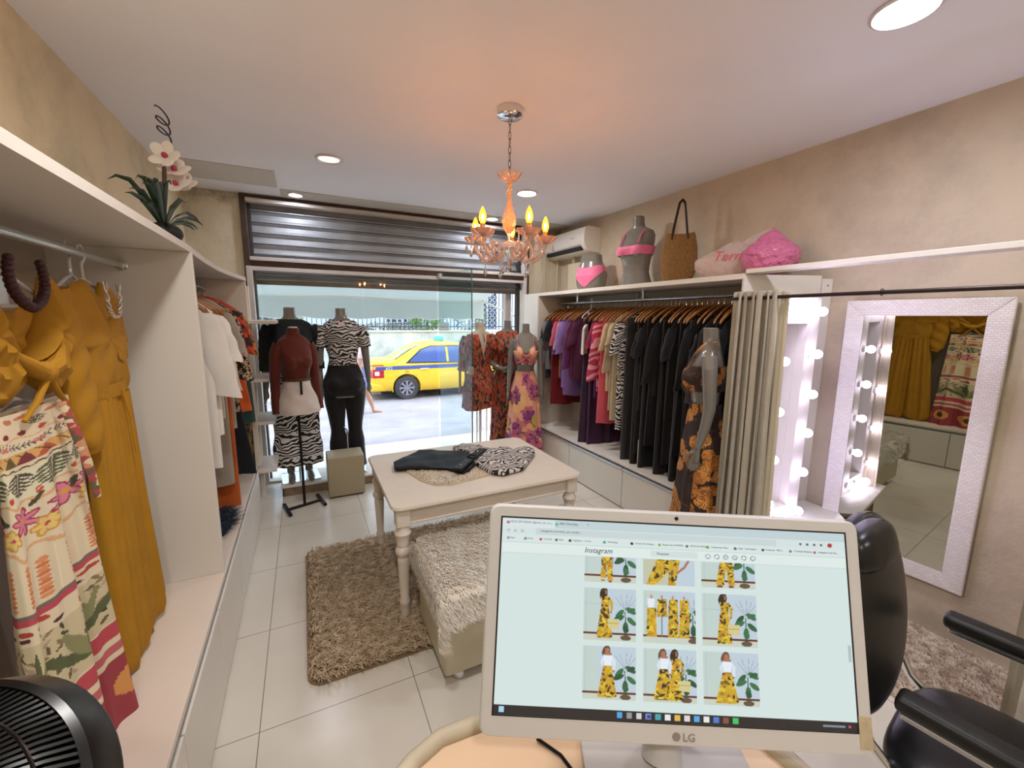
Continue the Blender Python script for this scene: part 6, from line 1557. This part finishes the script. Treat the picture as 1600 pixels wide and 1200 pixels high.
bush('small shrub behind the fence near the awning arm', 5.0, 13.3, 1.1, .6, .5, 900, ('#4b5f44', '#98a88c'), seed=6)
# awning
AW = thing('awning', 'pale green canvas awning with scalloped edge above the entrance outside', 'awning', (.8, 5.5, 2.2), world=True)
def awmat():
    m = bpy.data.materials.new('awning_canvas'); m.use_nodes = True; t = m.node_tree; t.nodes.remove(t.nodes['Principled BSDF'])
    d = nn(t, 'ShaderNodeBsdfDiffuse', {'Color': S('#d5dcda')}); tl = nn(t, 'ShaderNodeBsdfTranslucent', {'Color': S('#c3cccb')})
    mx = nn(t, 'ShaderNodeMixShader', {0: .45, 1: d.outputs[0], 2: tl.outputs[0]}); t.links.new(mx.outputs[0], t.nodes['Material Output'].inputs[0]); return m
M_aw = awmat()
nu = 140; X = np.linspace(-3.2, 2.62, nu); rows_ = []
for t in np.linspace(0, 1, 10): rows_.append(np.stack([X - (.0) , np.full(nu, 4.78 + 1.55 * t), 2.42 - .56 * t - .06 * math.sin(PI * t) + .01 * np.sin(X * 3)], 1))
for t in np.linspace(.1, 1, 6): rows_.append(np.stack([X, 6.33 + .012 * np.sin(X * 9) * t, 1.86 - t * (.27 + .028 * np.abs(np.sin(X * 6.2))) + 0 * X], 1))
P = np.array(rows_); P2 = np.concatenate([P, (P + [0, .0, .006])[:, ::-1]], 1)
mk('canvas', MB().grid(P2), M_aw, AW)
mk('front_bar', MB().tube([(-3.2, 6.32, 1.87), (2.64, 6.32, 1.87)], .02, 8), M_white, AW)
mk('support_arm', MB().tube([(2.60, 6.30, 1.86), (2.45, 4.75, 1.60)], .016, 8), M_white, AW)
mk('street_post', MB().box(2.24, 2.32, 4.72, 4.80, -.05, 2.0, .004), M_alu, label='white metal post outside at the right side of the entrance', cat='post')
st_ = thing('side_table', 'small white metal stand outside behind the short rust dress', 'stand', (2.0, 4.9, -.05), world=True)
mk('top', MB().box(1.88, 2.12, 4.80, 5.0, .62, .64, .003), M_white, st_)
for x in (1.89, 2.09):
    for y in (4.81, 4.97): mk('leg', MB().box(x, x + .02, y, y + .02, -.05, .62, .002), M_white, st_)
# facade outside
st('facade', MB().box(-14, -.45, 4.7, 4.75, -.2, 4.5, 0).box(2.44, 20, 4.7, 4.75, -.2, 4.5, 0).box(-.45, 2.44, 4.7, 4.75, 2.62, 4.5, 0), M_wallp)
mk('garden_wall_cap', MB().box(-14, 20, 12.70, 13.0, 1.16, 1.20, .01), M_white, kind='structure')
# ------------------------------------------------------------------ passer-by
PE = thing('person', 'pedestrian in blue shorts walking behind the zebra t-shirt mannequin', 'person', (1.10, 9.6, -.53), 1.35)
b = mk('body', body(('down', 'down'), True, head=True, walk=True), mat('skin', '#b98a70', rough=.6), PE); remesh(b, .009, 4)
mk('hair', MB().ell((0, .02, 1.67), (.085, .095, .115), 20, 12), mat('dark_hair', '#2a1c16', rough=.7), PE)
mk('top', wrap(1.0, 1.45, .014).add(sleeve('down', 1, .3, .014)).add(sleeve('down', -1, .3, .014)), cloth('pink_top', '#d9b3b5'), PE)
mk('shorts', wrap(.62, 1.06, .022, flare=.02, fz=.9), cloth('blue_shorts', '#5b78b5'), PE)
# ------------------------------------------------------------------ taxi
TX = thing('taxi', 'yellow taxi sedan with a blue side stripe parked across the street', 'car', (0, 0, 0), world=True)
CX0, CYc, CG = 1.42, 11.75, -.54     # rear end x, centre y, ground
hwid = .85
def car_body():
    # stations along length: x, bottom z, shoulder z, half width
    S_ = [(0., .42, .90, .60), (.03, .32, .97, .72), (.10, .26, 1.00, .80), (.35, .22, 1.015, .84), (.9, .2, 1.0, .86), (1.6, .19, .965, .865), (2.4, .19, .935, .865), (3.1, .19, .92, .86), (3.5, .2, .90, .85), (4.0, .22, .82, .82), (4.3, .26, .70, .76), (4.42, .34, .60, .66), (4.46, .40, .52, .5)]
    xs = np.concatenate([np.linspace(0, .4, 14), np.linspace(.45, 3.9, 60), np.linspace(3.95, 4.46, 16)]); A = np.array(S_)
    P = []
    for x in xs:
        zb, zt, w = [np.interp(x, A[:, 0], A[:, k]) for k in (1, 2, 3)]; h_ = zt - zb
        sec = [(-.0, zb), (-.6 * w, zb), (-.93 * w, zb + .03), (-.99 * w, zb + .10), (-1. * w, zb + h_ * .35), (-.985 * w, zb + h_ * .6), (-.97 * w, zb + h_ * .80), (-.93 * w, zt - .04), (-.85 * w, zt - .01), (-.5 * w, zt + .012), (0, zt + .02)]
        sec = sec + [(-a, b) for a, b in sec[-2:0:-1]]
        P.append([(CX0 + x, CYc + a, CG + b) for a, b in sec])
    return MB().grid(P, cap0=True, cap1=True)
M_tax = mat('taxi_yellow', '#e8bc20', rough=.25, coat=.6)
bodyo = mk('body', car_body(), M_tax, TX, smooth=40)
AXR, AXF, WR_ = .93, 3.50, .31
cut = MB()
for ax in (AXR, AXF): cut.lathe([(.355, -1.2), (.355, -.0)], c=(CX0 + ax, CYc - .0, CG + WR_), n=40, M=RX(-PI / 2) ) if False else cut.tube([(CX0 + ax, CYc - 1.2, CG + WR_ + .01), (CX0 + ax, CYc - .55, CG + WR_ + .01)], .365, 40)
co = mk('cutter', cut, M_black)
bm_ = bodyo.modifiers.new('arches', 'BOOLEAN'); bm_.object = co; bm_.operation = 'DIFFERENCE'; bm_.solver = 'EXACT'
dg = bpy.context.evaluated_depsgraph_get(); nm_ = bpy.data.meshes.new_from_object(bodyo.evaluated_get(dg)); bodyo.modifiers.clear(); bodyo.data = nm_
bpy.data.objects.remove(co)
# greenhouse
rf = [(.62, .99), (.80, 1.12), (1.15, 1.33), (1.40, 1.43), (1.75, 1.475), (2.2, 1.47), (2.6, 1.42), (2.95, 1.28), (3.3, 1.08), (3.5, .95)]
R_ = np.array(rf); xs = np.linspace(.62, 3.5, 60); P = []
for x in xs:
    zt = np.interp(x, R_[:, 0], R_[:, 1]); zb = .90; t = max(0., (zt - zb) / .57)
    sec = [(-.83, zb), (-.82, zb + .02), (-.83 + .17 * t, zb + (zt - zb) * .88), (-.60, zt - .012), (-.3, zt + .01), (0, zt + .015), (.3, zt + .01), (.60, zt - .012), (.83 - .17 * t, zb + (zt - zb) * .88), (.82, zb + .02), (.83, zb)]
    P.append([(CX0 + x, CYc + a, CG + b) for a, b in sec])
mk('cabin', MB().grid(P, cap0=True, cap1=True), M_tax, TX, smooth=40)
M_cg = mat('tinted_window', '#4a5f9a', rough=.08, spec=.8)
def sidepanel(pts, y_off, m, nm, th=.012, parent=TX):
    # pts (x,z) on the tumblehome plane of the near side
    def yy(z): return CYc - .838 + .17 * max(0, (z - .92)) / .50 * .95
    g_ = MB(); a_ = [(CX0 + x, yy(z) - y_off, CG + z) for x, z in pts]; b_ = [(CX0 + x, yy(z) + th, CG + z) for x, z in pts]; n_ = len(pts)
    g_.raw(a_ + b_, [list(range(n_))[::-1]] + [[i, (i + 1) % n_, n_ + (i + 1) % n_, n_ + i] for i in range(n_)])
    return mk(nm, g_, m, parent, smooth=0)
sidepanel([(1.00, .985), (2.02, .955), (2.02, 1.375), (1.62, 1.375), (1.35, 1.29)], .004, M_cg, 'side_window')
sidepanel([(2.09, .955), (3.02, .945), (2.95, 1.08), (2.62, 1.32), (2.45, 1.37), (2.09, 1.378)], .004, M_cg, 'side_window')
sidepanel([(.93, .965), (3.15, .925), (3.15, .94), (.93, .98)], .008, M_black, 'window_trim')
sidepanel([(.95, .98), (1.33, 1.30), (1.60, 1.39), (2.5, 1.395), (2.5, 1.385), (1.62, 1.378), (1.35, 1.29), (1.0, .985)], .006, M_black, 'window_trim')
g = MB(); zz = lambda x: np.interp(x, R_[:, 0], R_[:, 1])
g.grid([[(CX0 + x - .012, CYc + w_ * s_, CG + zz(x) + .004) for s_ in np.linspace(-1, 1, 9)] for x, w_ in ((.70, .62), (.9, .60), (1.1, .58), (1.32, .55))], closed=False)
mk('rear_windscreen', g, mat('rear_glass', '#8fa3ad', rough=.1, spec=.8), TX)
wt_ = textmb('TÁXI', .12, T(CX0 + .82, CYc - .3, CG + 1.16) @ RZ(PI / 2) @ RX(.75))
def strip(x0_, x1_, zf0, zf1, off, m, nm):
    A_ = [(0., .42, .90, .60), (.03, .32, .97, .72), (.10, .26, 1.00, .80), (.35, .22, 1.015, .84), (.9, .2, 1.0, .86), (1.6, .19, .965, .865), (2.4, .19, .935, .865), (3.1, .19, .92, .86), (3.5, .2, .90, .85), (4.0, .22, .82, .82), (4.3, .26, .70, .76)]
    A_ = np.array(A_); P = []
    for x in np.linspace(x0_, x1_, 40):
        zb, zt, w = [np.interp(x, A_[:, 0], A_[:, k]) for k in (1, 2, 3)]; h_ = zt - zb; row = []
        for z in np.linspace(zf0, zf1, 3):
            f_ = (z - zb) / h_; ww = np.interp(f_, [0, .15, .35, .6, .8, .93, 1], [.95, .99, 1., .985, .97, .93, .85]) * w
            row.append((CX0 + x, CYc - ww - off, CG + z))
        P.append(row)
    P = np.array(P); P2 = np.concatenate([P, (P + [0, .01, 0])[:, ::-1]], 1)
    return mk(nm, MB().grid(P2), m, TX, smooth=0)
strip(.16, 4.0, .80, .885, .004, mat('taxi_blue', '#3a4f9a', rough=.3), 'blue_stripe')
for x in (1.08, 2.07, 3.12): strip(x, x + .006, .25, .93, .003, mat('door_gap', '#8a7a20', rough=.6), 'door_gap')
g = MB()
for x in (1.30, 2.30): g.tube([(CX0 + x, CYc - .862, CG + .80), (CX0 + x + .05, CYc - .89, CG + .805), (CX0 + x + .16, CYc - .89, CG + .805), (CX0 + x + .2, CYc - .862, CG + .80)], .014, 8)
mk('door_handles', g, M_chrome, TX)
strip(.01, .36, .60, .93, .006, mat('tail_lamp', '#b3222a', rough=.2, coat=1.), 'tail_lamp')
strip(.14, .25, .66, .76, .010, mat('tail_lamp_clear', '#e6cfcf', rough=.2), 'reverse_lamp')
mk('fleet_number', textmb('652', .115, T(CX0 + .40, CYc - .875, CG + .80) @ RX(PI / 2)), M_white, TX)
mk('rear_bumper', MB().box(CX0 - .02, CX0 + .45, CYc - .83, CYc + .83, CG + .24, CG + .46, .06, seg=3), M_tax, TX)
mk('underbody', MB().box(CX0 + .3, CX0 + 4.2, CYc - .70, CYc + .75, CG + .16, CG + .3, .02), M_black, TX)
g = MB()
for ax in (AXR, AXF): g.tube([(CX0 + ax + .372 * math.cos(t), CYc - .855, CG + WR_ + .01 + .372 * math.sin(t)) for t in np.linspace(-.25, PI + .25, 26)], .012, 6)
mk('arch_lip', g, M_tax, TX)
M_tyre = mat('tyre', '#3c3c40', rough=.8); M_hub = mat('hubcap', '#8e8e9c', rough=.4, metal=.3); M_hubd = mat('hub_dark', '#101014', rough=.5)
for ax in (AXR, AXF):
    for y_, sd in ((CYc - .76, 1), (CYc + .70, -1)):
        Mw = T(CX0 + ax, y_, CG + WR_) @ RX(PI / 2)
        w_ = mk('wheel', MB().lathe([(.20, -.09), (.285, -.095), (.308, -.07), (.310, 0), (.308, .07), (.285, .095), (.20, .09), (.20, -.09)], n=44, cap=False).xf(Mw), M_tyre, TX)
        mk('hub_disc', MB().lathe([(.0001, .04), (.2, .045), (.205, .09), (.195, .095), (.19, .06)], n=40, cap=False).xf(Mw), M_hubd, w_)
        g = MB()
        for k in range(8): g.add(MB().prism([(-.016, .03), (.016, .03), (.034, .185), (-.034, .185)], .05, .085).xf(RZ(k * PI / 4)))
        g.lathe([(.0001, .095), (.04, .095), (.045, .05)], n=20); g.lathe([(.182, .05), (.182, .092), (.196, .092), (.196, .05)], n=40, cap=False)
        mk('wheel_cover', g.xf(Mw), M_hub, w_)
mk('roof_sign', MB().box(CX0 + 1.95, CX0 + 2.15, CYc - .2, CYc + .2, CG + 1.48, CG + 1.60, .03, seg=3), mat('roof_sign', '#4fb9c9', rough=.4), TX)
mk('wing_mirror', MB().ell((CX0 + 2.95, CYc - .95, CG + 1.0), (.09, .08, .07), 14, 10), M_tax, TX)
